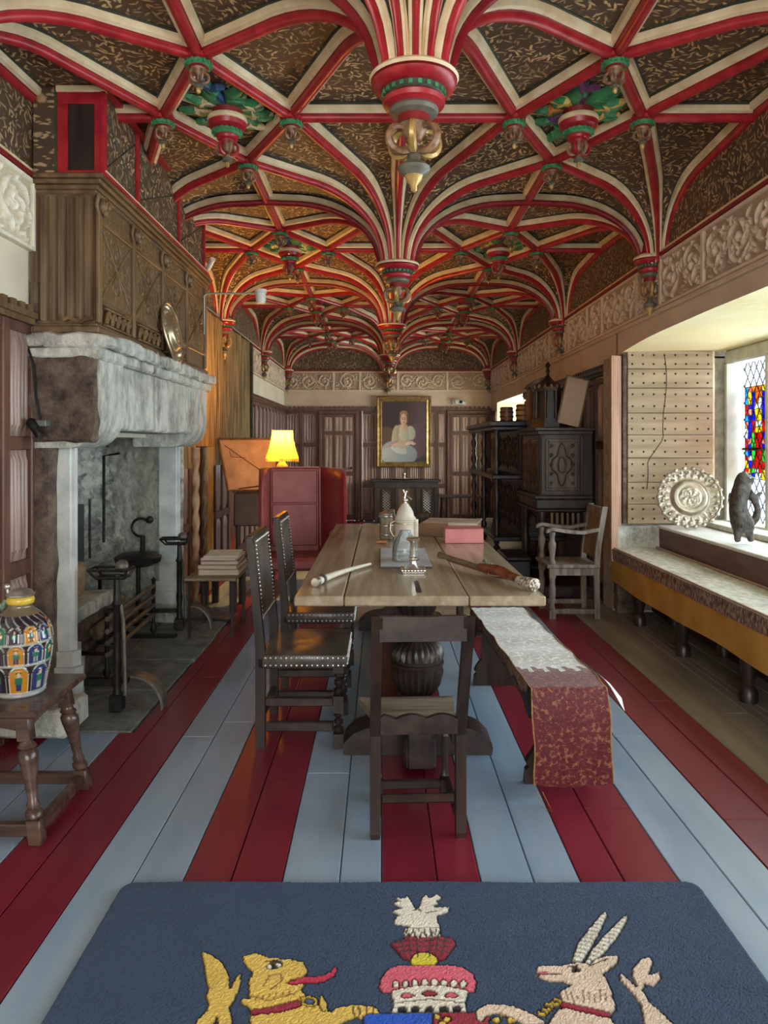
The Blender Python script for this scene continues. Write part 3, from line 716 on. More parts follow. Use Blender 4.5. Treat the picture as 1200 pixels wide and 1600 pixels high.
# ---------------------------------------------------------------- fireplace
from mathutils import noise as mno
def rough_box(x0, x1, y0, y1, z0, z1, amp=.012, n=.09, seed=0, freq=6):
    """a stone block with uneven faces"""
    bm = bmesh.new(); bmesh.ops.create_cube(bm, size=1)
    for v in bm.verts: v.co = Vector(((x0+x1)/2+v.co.x*(x1-x0), (y0+y1)/2+v.co.y*(y1-y0), (z0+z1)/2+v.co.z*(z1-z0)))
    bmesh.ops.bevel(bm, geom=bm.edges[:], offset=min(.014, (x1-x0)*.2, (z1-z0)*.2), segments=1, affect='EDGES')
    for ax, L in ((0, x1-x0), (1, y1-y0), (2, z1-z0)):
        c = int(L/n)
        for k in range(1, min(c, 14)):
            no = Vector((0, 0, 0)); no[ax] = 1; co = Vector((x0, y0, z0)); co[ax] += L*k/min(c, 14)
            bmesh.ops.bisect_plane(bm, geom=bm.verts[:]+bm.edges[:]+bm.faces[:], plane_co=co, plane_no=no)
    for v in bm.verts: v.co += mno.noise_vector(v.co*freq+Vector((seed, 0, 0)))*amp
    bm.verts.index_update(); mb = MB(); mb.add([v.co for v in bm.verts], [[v.index for v in f.verts] for f in bm.faces]); bm.free(); return mb
def rough_sheet(P, nrm, amp, freq, seed):
    """P(u,v) grid displaced along nrm"""
    nu, nv = len(P), len(P[0]); out = []
    for r in P:
        row = []
        for p in r:
            p = Vector(p); a = abs(mno.fractal(p*freq+Vector((seed, 0, 0)), .75, 2.2, 7))
            row.append(tuple(p+Vector(nrm)*(amp*(a*1.6-.3))))
        out.append(row)
    return MB().grid(out)
fp = structure('fireplace', 'great grey stone fireplace with rugged lintel on two slender jambs', 'fireplace')
Yn, Yf, XF = 3.87, 6.20, -1.49
pale_stone = mat('pale_jamb_stone', (.44, .48, .47), (.66, .70, .68), (6, 6, 6), .8, .003, bsc=40)
for i, (a, b) in enumerate(((Yn, 4.86), (4.87, 5.62), (5.63, Yf))):
    obj('lintel_stone', rough_box(-2.0, XF, a, b, 1.53, 1.90, .008, seed=i), stone, fp, 45)
def console(y0, y1, sd):
    pr = [(-1.95, 1.90), (-1.95, 1.43), (-1.64, 1.43)]+[(-1.64+.16*math.sin(a), 1.60-.17*math.cos(a)) for a in np.linspace(.15, PI/2, 7)]+[(XF+.012, 1.9)]
    mb = MB().prism(pr, y0, y1, 'y'); return obj('console', mb, stone, fp, 40)
console(Yn-.02, 4.22, 0); console(5.78, Yf+.02, 1)
obj('side_stone', rough_box(-1.87, XF+.006, Yn-.045, Yn+.02, 1.46, 1.99, .016, n=.05, seed=9, freq=14), stone_dark, fp, 40)
obj('side_stone', rough_box(-1.87, -1.73, Yn-.02, Yn+.2, 0, 1.44, .016, n=.06, seed=5, freq=12), stone_dark, fp, 40)
for i, (a, b) in enumerate(((Yn-.06, 4.72), (4.80, 5.24), (5.25, 5.74), (5.76, Yf+.1))):
    obj('shelf_stone', rough_box(-1.9, XF+.075, a, b, 1.955, 2.03, .022, n=.07, seed=20+i, freq=11), stone, fp, 40)
    obj('shelf_moulding', rough_box(-1.9, XF+.035, a+.01, b-.01, 1.895, 1.96, .006, seed=30+i), stone, fp, 40)
def jamb(y0, y1):
    o = obj('jamb_shaft', MB().prism([(-1.80, y0), (-1.665, y0), (-1.66, y0+.015), (-1.645, y0+.015), (-1.64, y0+.04), (-1.655, y0+.06), (-1.67, y0+.07), (-1.70, y1), (-1.80, y1)], .34, 1.44, 'z'), pale_stone, fp, 30)
    obj('jamb_base', MB().prism([(-1.82, y0-.02), (-1.64, y0-.02), (-1.615, y0+.03), (-1.68, y1), (-1.82, y1)], .26, .345, 'z').prism([(-1.84, y0-.04), (-1.62, y0-.04), (-1.595, y0+.01), (-1.66, y1), (-1.84, y1)], .012, .265, 'z'), pale_stone, fp)
jamb(3.93, 4.12); jamb(5.96, 6.14)
obj('plinth', rough_box(-1.86, -1.50, 3.50, 3.78, .045, .175, .007, seed=3), stone, fp, 40)
obj('plinth', rough_box(-1.86, -1.62, 5.9, 6.2, .012, .17, .007, seed=4), stone, fp, 40)
ny, nz = 130, 120
obj('firebox_back', rough_sheet([[(-2.28+.02*math.sin(y*3), y, z) for z in np.linspace(0, 2.3, nz)] for y in np.linspace(3.9, 6.2, ny)], (1, 0, 0), .10, 4.2, 2), stone_rough, fp, 60)
obj('firebox_reveal', rough_sheet([[(x, 6.17, z) for z in np.linspace(0, 2.3, 110)] for x in np.linspace(-2.35, -1.66, 50)], (0, -1, 0), .035, 11, 5), stone, fp, 60)
obj('firebox_reveal', MB().box(-2.35, -1.8, 3.86, 3.95, 0, 2.3).box(-2.35, -1.85, 3.9, 6.2, 2.25, 2.35), stone_dark, fp)

# carved oak overmantel
om = structure('overmantel', 'tall carved oak overmantel with fluted side standing on the fireplace', 'overmantel')
Z0, Z1 = 2.05, 2.84; XO = -1.505
obj('carcass', MB().box(-1.84, XO, Yn, 6.25, Z0, Z1), oak_mid, om)
mb = MB().box(-1.87, XO+.03, Yn-.03, 6.28, Z0-.02, Z0+.02, ch=.008).box(-1.87, XO+.012, Yn-.012, 6.262, Z0+.02, Z0+.035, ch=.004); obj('base_moulding', mb, oak_midy, om)
mb = MB()
for i, (z, p) in enumerate(((Z1-.075, .010), (Z1-.055, .025), (Z1-.03, .045), (Z1-.005, .06))): mb.box(-1.87, XO+p, Yn-p, 6.25+p, z, z+.024, ch=.006)
obj('cornice', mb, oak_midy, om)
nfl = 7; w = (XO+1.83)/nfl   # fluted near side
fl = []
for i in range(nfl*8+1):
    t = (i % 8)/8; fl.append((-1.83+w*i/8, Yn-.002-.018*(1-abs(math.sin(PI*t))**.7)))
obj('fluted_pilaster', MB().grid([[(x, y, Z0+.05), (x, y, Z1-.09)] for x, y in fl]), oak_mid, om, 35)
mb = MB().tube([(-1.66+.03*i, Yn-.03, Z0+.05+.012*math.sin(i*1.7)) for i in range(6)], .012, 6); obj('carved_fragment', mb, oak_mid, om, 50)
bays = [Yn, 4.41, 5.0, 5.62, 6.25]
def lattice_relief(mb, y0, y1, z0, z1, x):
    """a diagonal cross band with scrolls in the four corners"""
    for (p, q) in (((y0, z0), (y1, z1)), ((y0, z1), (y1, z0))):
        mb.tube([(x, p[0], p[1]), (x, q[0], q[1])], .007, 5)
    cy, cz = (y0+y1)/2, (z0+z1)/2
    for sy, sz in ((1, 0), (-1, 0), (0, 1), (0, -1)):
        c = (cy+sy*(y1-y0)*.27, cz+sz*(z1-z0)*.27)
        for s in (1, -1):
            pts = []
            for i in range(14):
                a = i*.55; r = .085-.0055*i
                pts.append((x, c[0]+r*.8*math.cos(a*s+(PI/2 if sz else 0)), c[1]+r*.8*math.sin(a*s+(PI/2 if sz else 0))))
            mb.tube(pts, .0055, 5)
def head_carving(parent, y, z):
    mb = MB().sphere((XO+.03, y, z), .036, 12, 8, sq=(.9, .85, 1.1)).sphere((XO+.062, y, z-.008), .013, 8, 6, sq=(1, .7, 1.2))
    for s in (-1, 1):
        mb.sphere((XO+.055, y+s*.014, z+.012), .009, 8, 5); mb.tube([(XO+.02, y+s*.03, z+.02), (XO+.03, y+s*.055, z+.045), (XO+.02, y+s*.06, z-.01), (XO+.02, y+s*.03, z-.05)], .010, 6)
    mb.sphere((XO+.045, y, z-.032), .018, 8, 6, sq=(1, .8, 1.5)); obj('mask_head', mb, oak_mid, parent, 60)
for i in range(4):
    a, b = bays[i], bays[i+1]
    obj('stile', MB().box(XO, XO+.022, a, a+.045, Z0+.04, Z1-.08, ch=.005), oak_mid, om)
    obj('panel', MB().box(XO, XO+.008, a+.05, b-.01, Z0+.17, Z1-.22, ch=.003), carv_m, om)
    mb = MB(); lattice_relief(mb, a+.07, b-.03, Z0+.19, Z1-.24, XO+.009); obj('relief', mb, oak_mid, om, 50)
    obj('rail', MB().box(XO, XO+.018, a+.045, b, Z0+.145, Z0+.17, ch=.004).box(XO, XO+.018, a+.045, b, Z1-.22, Z1-.195, ch=.004), oak_midy, om)
    obj('upper_panel', MB().box(XO, XO+.006, a+.05, b-.005, Z1-.19, Z1-.085), carv_m, om)
    head_carving(om, a+.03, Z1-.13)
    if i < 3:
        mb = MB().box(XO, XO+.03, a+.09, b-.06, Z0+.035, Z0+.045, ch=.003).box(XO, XO+.03, a+.09, b-.06, Z0+.125, Z0+.135, ch=.003)
        for q in range(5):
            y = a+.13+q*(b-a-.22)/4
            mb.tube([(XO+.02, y+.03*math.cos(t), Z0+.085+.034*math.sin(t*1.3)) for t in np.linspace(0, 5.2, 12)], .009, 6)
        obj('carved_block', mb, oak_mid, om, 50)
obj('stile', MB().box(XO, XO+.022, 6.205, 6.25, Z0+.04, Z1-.08, ch=.005), oak_mid, om)
# boxed breast above it
cb = structure('chimney_breast', 'boxed chimney breast with red posts above the carved overmantel', 'chimney breast')
XB = -1.455
obj('boxing', MB().box(-1.84, XB-.02, Yn+.02, 6.1, Z1, 3.45), lun_m, cb)
mb = MB()
for (a, b) in ((-1.705, -1.65), (-1.51, XB)): mb.box(a, b, Yn-.005, Yn+.03, Z1+.01, 3.36, 0, ch=.004)
mb.box(-1.705, XB, Yn-.006, Yn+.03, 3.24, 3.30, 0, ch=.004).box(-1.71, XB+.006, Yn-.012, Yn+.03, 3.30, 3.335, 1, ch=.004).box(-1.70, -1.47, Yn-.002, Yn+.02, Z1+.01, Z1+.05, 0)
mb.box(-1.72, -1.705, Yn-.002, Yn+.02, Z1, 3.34, 2)
obj('red_frame', mb, [red_p, cream_p, green_d], cb)
obj('inset_board', MB().box(-1.65, -1.51, Yn+.008, Yn+.02, Z1, 3.24), oak_dark, cb)
for y in (4.42, 5.33, 6.08): obj('red_post', MB().box(XB-.02, XB, y-.014, y+.014, Z1, 3.42, ch=.003), red_p, cb)
obj('red_post', MB().box(XB-.02, XB+.004, Yn-.01, Yn+.03, Z1, 3.36, ch=.003), red_p, cb)
obj('top_rail', MB().box(XB-.02, XB+.025, Yn, 6.1, 3.31, 3.345, 0, ch=.004).box(XB-.02, XB+.03, Yn, 6.1, 3.345, 3.37, 1, ch=.004), [red_p, cream_p], cb)
obj('foot_rail', MB().box(XB-.02, XB+.012, Yn, 6.12, Z1+.02, Z1+.04, 0, ch=.003).box(XB-.02, XB+.01, Yn, 6.12, Z1+.04, Z1+.052, 1, ch=.003), [red_p, cream_p], cb)
mb = MB()
for (a, b) in ((Yn+.06, 4.40), (4.44, 5.3), (5.36, 6.05)):
    mb.tube([(XB-.019, a, Z1+.08), (XB-.019, b, Z1+.4)], .005, 4).tube([(XB-.019, a, Z1+.4), (XB-.019, b, Z1+.08)], .005, 4)
obj('cross_bands', mb, green_d, cb)

# ---------------------------------------------------------------- fire irons and grate
def box_tube(mb, pts, r): mb.tube(pts, r, 6)
gr = empty('fire_grate', (-1.85, 4.95, .01), 'low iron fire grate with four long front bars inside the stone hearth', 'grate')
for i, z in enumerate((.17, .24, .31, .385)):
    obj('bar', MB().tube([(.20, -.52, z), (.17, 0, z-.004), (.15, .55, z)], .016, 8), iron_g, gr, 50)
for i in range(5): obj('floor_bar', MB().tube([(.16, -.45+i*.24, .16), (-.25, -.45+i*.24, .17)], .012, 6), iron, gr, 50)
for (x, y) in ((.19, -.5), (.15, .54), (-.25, -.5), (-.25, .54)):
    obj('leg', MB().lathe([(.03, 0), (.03, .015), (.012, .03), (.026, .06), (.012, .09), (.014, .16), (.014, .42), (.022, .43), (.0, .45)], (x, y, 0), 10), iron, gr, 50)
for yy in (.51, -.53): obj('foot_bar', MB().box(-.27, .32, yy, yy+.06, .0, .022), iron, gr)
for i, (x, y, z, L, a, r) in enumerate(((-1.79, 4.95, .26, .6, .03, .045), (-1.965, 4.95, .275, .5, -.02, .045), (-1.88, 4.95, .36, .55, .06, .04))):
    mb = MB().tube([(x+math.sin(a)*(t-.5)*L+.01*math.sin(7*t), y+math.cos(a)*(t-.5)*L, z+.012*math.sin(5*t)) for t in np.linspace(0, 1, 9)], lambda t, r=r: r*(1+.12*math.sin(9*t)), 9)
    tag(obj('firewood_log', mb, [mat('log_bark', (.10, .065, .04), (.34, .25, .16), (22, 5, 22), .85, .006)], None, 50), ['charred log lying at the front of the fire grate', 'thick log lying at the back of the fire grate', 'slanting log lying on top of two others in the fire grate'][i], 'log', 'logs in the fire grate')
hob = structure('hob_block', 'rough stone block beside the grate with a dark hollow below', 'stone block')
obj('side', rough_box(-2.22, -2.12, 4.42, 4.95, .01, .40, .01, seed=41), stone_dark, hob, 40)
obj('side', rough_box(-1.92, -1.84, 4.42, 4.95, .01, .38, .01, seed=42), stone_dark, hob, 40)
obj('top', rough_box(-2.24, -1.80, 4.40, 4.97, .38, .47, .016, seed=43), stone, hob, 40)
tag(obj('stump', rough_box(-2.18, -1.93, 4.45, 4.8, .475, .68, .03, n=.05, seed=44, freq=7), mat('pale_stump', (.30, .21, .12), (.50, .38, .24), (9, 9, 26), .85, .006), None, 50), 'short pale split log standing on the stone block by the grate', 'log')
tag(obj('fireback', MB().box(-2.17, -2.13, 4.98, 5.28, .02, 1.02, ch=.006), mat('slate_iron', (.05, .06, .065), (.09, .10, .11), (9, 9, 9), .5, .001, metal=.3), None), 'dark upright iron plate leaning against the back of the fireplace', 'iron plate')
mb = MB()
for i in range(150):
    a, r = random.uniform(0, 2*PI), random.uniform(0, 1)**.6*.23; s = random.uniform(.014, .034)
    mb.sphere((-1.93+r*math.cos(a), 4.19+r*.55*math.sin(a), .012+s*.5+.05*max(0, 1-r/.26)), s, 6, 4, sq=(1, 1.2, .6))
tag(obj('ash_and_cinders', mb, mat('cinders', (.05, .048, .045), (.22, .21, .19), (30, 30, 30), .9, .003), None), 'low heap of grey ash and cinders on the hearth before the grate', 'ash', kind='stuff')
def firedog(loc, h, lab, rz=0):
    d = empty('firedog', loc, lab, 'firedog', rz, 'tall iron firedogs')
    obj('upright', MB().lathe([(.030, .06), (.022, .09), (.020, .2), (.026, .25), (.020, .3), (.021, h*.70), (.030, h*.72), (.020, h*.75), (.016, h*.92)], seg=12), iron, d, 50)
    obj('upright_rib', MB().tube([(.045, 0, .08), (.035, 0, h*.6), (.02, 0, h*.72)], .011, 6), iron_g, d, 50)
    obj('knob', MB().sphere((.02, .02, h*.97), .036, 14, 9), iron_g, d, 60)
    mb = MB()
    for z, s in ((h*.955, 1), (h*.90, .72)):
        mb.tube([(-.14*s, -.05*s, z), (.07*s, -.05*s, z), (.07*s, .07*s, z), (-.14*s, .07*s, z)], .008, 6, closed=True)
    for (x, y) in ((-.14, -.05), (.07, -.05), (.07, .07), (-.14, .07)): mb.tube([(x, y, h*.955), (x*.72, y*.72, h*.90)], .007, 6)
    obj('cup_holder', mb, iron, d, 50)
    obj('foot', MB().box(-.035, .035, -.035, .035, 0, .09, ch=.006), iron, d)
    arc = []
    for s in (0, 1):
        arc.append([])
    R = []
    for i in range(10):
        a = PI*.5*(i/9)*1.05
        R.append([(.06+.17*math.sin(a)+(.012 if q else 0), y, .0+.17*math.cos(a)+(.008 if q else 0)) for q, y in ((0, .02), (0, .12), (1, .12), (1, .02))])
    obj('arched_leg', MB().rings(R), iron_g, d, 40)
    obj('rear_bar', MB().box(-.42, -.02, .0, .03, .13, .16, ch=.004).box(-.42, -.39, 0, .03, 0, .13), iron, d)
    return d
firedog((-1.43, 3.98, .011), .80, 'nearer tall iron firedog with a cup basket and ball on top', 0)
firedog((-1.57, 5.72, .011), .74, 'farther tall iron firedog by the far jamb of the fireplace', .1)
# hanging crane and pot hook
mb = MB().tube([(-2.12, 5.62, .70), (-2.12, 5.62, 1.36), (-2.0, 5.62, 1.38)], .011, 6).tube([(-2.12, 5.35, .62), (-2.12, 5.35, 1.05)], .009, 6)
tag(obj('pot_crane', mb, iron, None, 50), 'thin rusty iron crane rods standing against the sooty firebox back', 'crane')
mb = MB().tube([(-1.88+.07*math.cos(a), 5.75, .80+.07*math.sin(a)) for a in np.linspace(.6, 4.9, 14)], .011, 7).sphere((-1.81, 5.75, .86), .03, 10, 7).tube([(-1.865, 5.75, .735), (-1.87, 5.76, .56)], .02, 8).lathe([(.10, .50), (.17, .53), (.18, .57), (.13, .60), (.03, .61)], (-1.9, 5.75, 0), 16).tube([(-1.9, 5.75, .51), (-1.9, 5.75, .012)], .018, 8)
tag(obj('trivet', mb, iron, None, 50), 'dark iron trivet with a curled handle at the back of the fire', 'trivet')
# cables and spotlight on the chimney side
mb = MB().tube([(-1.80, Yn-.03, 2.02), (-1.845, Yn-.05, 1.98), (-1.80, Yn-.06, 1.86), (-1.79, Yn-.06, 1.70), (-1.76, Yn-.07, 1.56)], .007, 6)
tag(obj('cable', mb, iron, None, 50), 'black cable hanging down the sooty side of the chimney stone', 'cable')
sp = empty('spotlight', (-1.78, Yn-.10, 1.54), 'small black spotlight clipped beside the sooty chimney stone', 'spotlight')
obj('lamp_body', MB().lathe([(.0, -.06), (.022, -.058), (.026, .03), (.014, .045), (.0, .046)], seg=12, M=Matrix.Rotation(math.radians(-35), 4, 'Y')), iron, sp, 50)
obj('bracket', MB().box(-.02, .06, .0, .075, .0, .035, ch=.005), mat('grey_green_metal', (.16, .18, .15), None, metal=.2), sp)
# sensor on a rod
sn = empty('smoke_sensor', (-1.44, 6.1, 2.70), 'white cylindrical sensor on a thin metal rod beyond the overmantel', 'sensor')
obj('rod', MB().tube([(-.03, .0, -.34), (-.03, 0, -.02), (0, 0, 0), (.40, 0, 0)], .008, 8), mat('rod_metal', (.35, .38, .33), None, metal=.5, rough=.4), sn, 50)
white_m = mat('white_plastic', (.78, .80, .74), None, rough=.4)
obj('housing', MB().lathe([(.0, -.085), (.035, -.083), (.042, -.06), (.042, .0), (.05, .004), (.05, .03), (.03, .036), (.0, .037)], (.44, 0, 0), 16), white_m, sn, 50)
tag(obj('pir_sensor', MB().tube([(-1.46, 6.2, 2.93), (-1.40, 6.12, 2.99)], .022, 10), white_m, None, 50), 'small white tube sensor under the ceiling rib by the chimney breast', 'sensor')
# brass dish standing on the mantel shelf
def dish(name, loc, R, lab, m, rot, cat='dish', lobes=0, ndeep=.035):
    d = empty(name, loc, lab, cat, rot=rot)
    P = []
    nr = 34
    for j in range(97):
        a = 2*PI*j/96; row = []
        for i in range(nr+1):
            r = R*i/nr; t = i/nr
            z = 0
            if t < .52: z = -ndeep
            elif t < .62: z = -ndeep*(1-(t-.52)/.1)
            rr = r*(1+(.035*math.cos(lobes*a) if (lobes and t > .8) else 0))
            if t > .66: z += .007*math.sin(a*(lobes or 30)*1.0)*math.sin(PI*(t-.66)/.34)+.004*math.sin(a*57+t*30)
            if .34 < t < .40: z += .006*math.sin(PI*(t-.34)/.06)
            if t < .33: z += .005*math.sin(a*7+t*26)*math.sin(t*40)
            row.append((rr*math.cos(a), z, rr*math.sin(a)))
        P.append(row)
    mb = MB().grid(P); obj('bowl', mb, m, d, 60)
    mb = MB().tube([(R*.995*math.cos(2*PI*i/60), 0, R*.995*math.sin(2*PI*i/60)) for i in range(60)], .009, 6, closed=True)
    if lobes:
        for i in range(lobes):
            a = 2*PI*i/lobes; mb.sphere((R*1.0*math.cos(a), -.006, R*1.0*math.sin(a)), R*.075, 8, 6, sq=(1, .5, 1)); a += PI/lobes
            mb.sphere((R*.87*math.cos(a), -.008, R*.87*math.sin(a)), R*.055, 8, 6, sq=(1, .6, 1))
    obj('rim', mb, m, d, 60); return d
dish('charger', (-1.452, 5.12, 2.225), .208, 'large embossed brass dish leaning against the carved overmantel', brass, (math.radians(-10), 0, math.radians(90)))
# ---------------------------------------------------------------- refectory table
tb = empty('refectory_table', (.17, 4.72, 0), 'long oak refectory table on bulbous carved legs in the middle of the room', 'table')
ZT = .78
for (a, b) in ((-.555, -.337), (-.333, .215), (.219, .555)):
    obj('tabletop_plank', MB().box(a, b, -1.48, 1.48, ZT-.045, ZT, ch=.006), oak_table, tb)
obj('tabletop_strap', MB().box(-.012, .012, -1.40, -1.12, ZT-.001, ZT+.0012), iron, tb)
obj('apron', MB().box(-.33, -.30, -1.15, 1.15, ZT-.115, ZT-.045), oak_darkx, tb); obj('apron', MB().box(.30, .33, -1.15, 1.15, ZT-.115, ZT-.045), oak_darkx, tb)
obj('drop_post', MB().lathe([(.0, .0), (.014, .01), (.018, .03), (.014, .045), (.018, .06), (.018, .17)], (.195, -1.30, .565), 12), oak_dark, tb, 50)
for y in (-1.20, 1.08):
    bulb = [(.055, .16), (.055, .20), (.045, .215), (.05, .225), (.04, .235), (.075, .26), (.108, .31), (.121, .365), (.122, .395), (.128, .405), (.128, .415), (.118, .42), (.118, .43), (.126, .435), (.124, .46), (.105, .495), (.07, .52), (.05, .53), (.055, .545), (.045, .56), (.05, .60), (.085, .66), (.095, .70), (.095, .735)]
    mb = MB().lathe([p for p in bulb if p[1] <= .42], (0, y, 0), 96, flute=(24, .05, .245, .385))
    mb.lathe([p for p in bulb if .42 <= p[1] <= .535], (0, y, 0), 96, flute=(24, -.06, .44, .515)); mb.lathe([p for p in bulb if p[1] >= .53], (0, y, 0), 72, flute=(18, .06, .6, .73))
    obj('bulbous_leg', mb, oak_dark, tb, 40)
    pr = []
    for s in (-1, 1):
        q = [(.06*s, .165), (.12*s, .16), (.17*s, .135), (.24*s, .125), (.30*s, .10), (.345*s, .055), (.35*s, .03), (.345*s, 0)]
        pr += q if s == 1 else []
    left = [(-a, b) for a, b in pr][::-1]
    obj('trestle_foot', MB().prism(left+pr, y-.09, y+.09, 'y'), oak_darkx, tb, 30)
    obj('trestle_head', MB().box(-.30, .30, y-.05, y+.05, ZT-.075, ZT-.045, ch=.01), oak_darkx, tb)
obj('stretcher', MB().box(-.072, .072, -1.50, 1.45, .02, .155, ch=.012).box(-.055, .055, -1.515, -1.49, .03, .19, ch=.006), oak_darkx, tb)

# ---------------------------------------------------------------- nailed leather chairs (face +x)
def nails(mb, pts, r=.006):
    for p in pts: mb.sphere(p, r, 6, 4)
def leather_chair(loc, rz, lab, first={}):
    if first:
        c = clone(first['c'], None, loc, rz); c['label'] = lab; return c
    c = empty('leather_backstool', loc, lab, 'chair', rz, 'nailed leather chairs left of the table')
    D, Wd, SZ, H = .42, .44, .455, 1.0
    for y in (0, Wd):
        f = MB().box(D-.05, D, y-.022, y+.022, 0, .07).box(D-.05, D, y-.022, y+.022, .17, .25).box(D-.05, D, y-.022, y+.022, .36, SZ-.03)
        f.lathe([(.02+.008*(i % 2), .07+.1*i/10) for i in range(11)] if False else [(a, .07+z*.1) for a, z in ((.012, 0), (.024, .14), (.024, .28), (.010, .36), (.022, .5), (.022, .64), (.010, .72), (.024, .86), (.012, 1))], (D-.025, y, 0), 12)
        f.lathe([(a, .25+z*.11) for a, z in ((.012, 0), (.024, .14), (.024, .28), (.010, .36), (.022, .5), (.022, .64), (.010, .72), (.024, .86), (.012, 1))], (D-.025, y, 0), 12)
        obj('leg', f, oak_dark, c, 40)
        b = MB().rings([[(x0, y-.02, z), (x0+.045, y-.02, z), (x0+.045, y+.02, z), (x0, y+.02, z)] for x0, z in ((0, .0), (0, .25))]+[[(x0, y-.02, z), (x0+w, y-.02, z), (x0+w, y+.02, z), (x0, y+.02, z)] for x0, w, z in ((0, .045, .47), (-.02, .036, .75), (-.045, .03, H))])
        obj('leg', b, oak_dark, c, 0)
        for z in (.0, .1): mb = MB()
        obj('stretcher', MB().box(.045, D-.05, y-.014, y+.014, .08, .125, ch=.004), oak_darkx, c); obj('stretcher', MB().box(.045, D-.05, y-.014, y+.014, .20, .24, ch=.004), oak_darkx, c)
    pr = [(a, z) for a, z in ((.011, 0), (.02, .04), (.011, .08), (.022, .13), (.022, .17), (.011, .21), (.02, .27), (.011, .33), (.02, .39), (.011, .43), (.022, .5))]
    Lh = Wd-.05; full = [(a, .025+z*Lh) for a, z in pr]+[(a, .025+(1-z)*Lh) for a, z in pr[-2::-1]]
    obj('stretcher', MB().lathe(full, (D-.025, 0, .21), 12, M=Matrix.Rotation(-PI/2, 4, 'X')), oak_dark, c, 50)
    obj('stretcher', MB().box(.01, .035, .02, Wd-.02, .12, .155, ch=.004), oak_darkx, c)
    obj('seat_rail', MB().box(.01, D, -.02, Wd+.02, SZ-.075, SZ-.025, ch=.005), oak_darkx, c)
    P = [[(x, y, SZ-.005+.018*math.sin(PI*min(1, max(0, (x)/D)))*math.sin(PI*(y+.03)/(Wd+.06))-.020*math.exp(-((x-.2)**2+(y-Wd/2)**2)/.012)) for y in np.linspace(-.03, Wd+.03, 12)] for x in np.linspace(.035, D+.015, 12)]
    mb = MB().grid(P); mb.box(.035, D+.015, -.03, Wd+.03, SZ-.065, SZ-.006, ch=.004)
    s = obj('seat', mb, leather, c, 50)
    nm = MB(); nails(nm, [(x, y, z) for z in (SZ-.02, SZ-.055) for x in np.linspace(.05, D, 16) for y in (-.031, Wd+.031)]+[(D+.016, y, z) for z in (SZ-.02, SZ-.055) for y in np.linspace(0, Wd, 16)])
    obj('brass_nail', nm, pewter, s, stuff=True)
    def xb(z): return -.02-(z-.75)*.1 if z > .47 else 0
    P = [[(xb(z)+.028+.008*math.sin(PI*(y)/(Wd)), y, z) for y in np.linspace(.018, Wd-.018, 6)] for z in np.linspace(.60, H-.01, 8)]
    mb = MB().grid(P); P2 = [[(p[0]-.035, p[1], p[2]) for p in r] for r in P]; mb.grid(P2)
    mb.rings([[(xb(H)+.03, .018, H-.008), (xb(H)+.03, Wd-.018, H-.008)], [(xb(H)-.005, .018, H-.004), (xb(H)-.005, Wd-.018, H-.004)]], closed=False)
    bk = obj('backrest', mb, leather, c, 50)
    nm = MB(); nails(nm, [(xb(z)+.035, y, z) for z in np.linspace(.61, H-.02, 20) for y in (.028, Wd-.028)]+[(xb(z)+.037, y, z) for z in (.615, H-.02) for y in np.linspace(.03, Wd-.03, 20)])
    obj('brass_nail', nm, pewter, bk, stuff=True)
    obj('back_rail', MB().box(-.005+xb(H), .03+xb(H), -.005, Wd+.005, H-.03, H+.012, ch=.006), oak_darkx, c)
    first['c'] = c; return c
leather_chair((-.60, 3.52, 0), 0, 'leather back chair nearest the viewer on the left side of the table')
leather_chair((-.60, 4.40, 0), 0, 'second leather back chair, behind the first, at the left of the table')

# ---------------------------------------------------------------- low back-stool in front
bs = empty('wooden_backstool', (.135, 2.72, 0), 'small dark wooden chair with open back standing at the near table end', 'chair', rz=math.radians(2.5))
hw = .158
for s in (-1, 1):
    x0 = s*hw
    R = []
    for z, y, w, d in ((0, .0, .034, .036), (.02, 0, .038, .042), (.38, -.0, .038, .042), (.46, -.03, .038, .038), (.858, -.20, .038, .032)):
        xx = x0*(1 if z < .41 else 1+.012*(z-.4))
        R.append([(xx-w/2, y-d/2, z), (xx+w/2, y-d/2, z), (xx+w/2, y+d/2, z), (xx-w/2, y+d/2, z)])
    obj('leg', MB().rings(R), oak_dark, bs)
    xf = s*.135
    leg = MB().box(xf-.019, xf+.019, .255, .293, 0, .09).box(xf-.019, xf+.019, .255, .293, .28, .385)
    leg.lathe([(.013, .09), (.019, .105), (.013, .12), (.012, .16), (.018, .22), (.012, .25), (.019, .265), (.013, .28)], (xf, .274, 0), 12)
    obj('leg', leg, oak_dark, bs, 40)
    obj('stretcher', MB().box(s*.146-.011, s*.146+.011, .02, .26, .06, .10, ch=.004), oak_dark, bs)
obj('stretcher', MB().box(-.14, .14, -.012, .014, .125, .158, ch=.008), oak_darkx, bs); obj('stretcher', MB().box(-.13, .13, .265, .285, .05, .085, ch=.004), oak_darkx, bs)
obj('seat', MB().prism([(-.145, .02), (.145, .02), (.175, .32), (-.215, .32)], .385, .408, 'z'), mat('worn_seat', (.10, .075, .055), (.26, .215, .17), (3, 26, 26), .35, .001), bs)
obj('seat_rail', MB().box(-.14, .14, .262, .285, .33, .385).box(-.15, -.13, .02, .27, .33, .385).box(.13, .15, .02, .27, .33, .385), oak_darkx, bs)
sc_ = [(-.14, .385), (.14, .385)]; top = []
for i in range(25):
    t = i/24; top.append((.14-.28*t, .438+.018*abs(math.sin(PI*2.5*t))**.8*(1 if .04 < t < .96 else .5)))
obj('back_rail', MB().prism(sc_+top, -.030, -.008, 'y').tf(Matrix.Translation((0, -.02, .012))), oak_darkx, bs)
top = [(-.15, .775), (.15, .775), (.15, .862), (.09, .862), (.0, .858), (-.09, .862), (-.15, .862)]
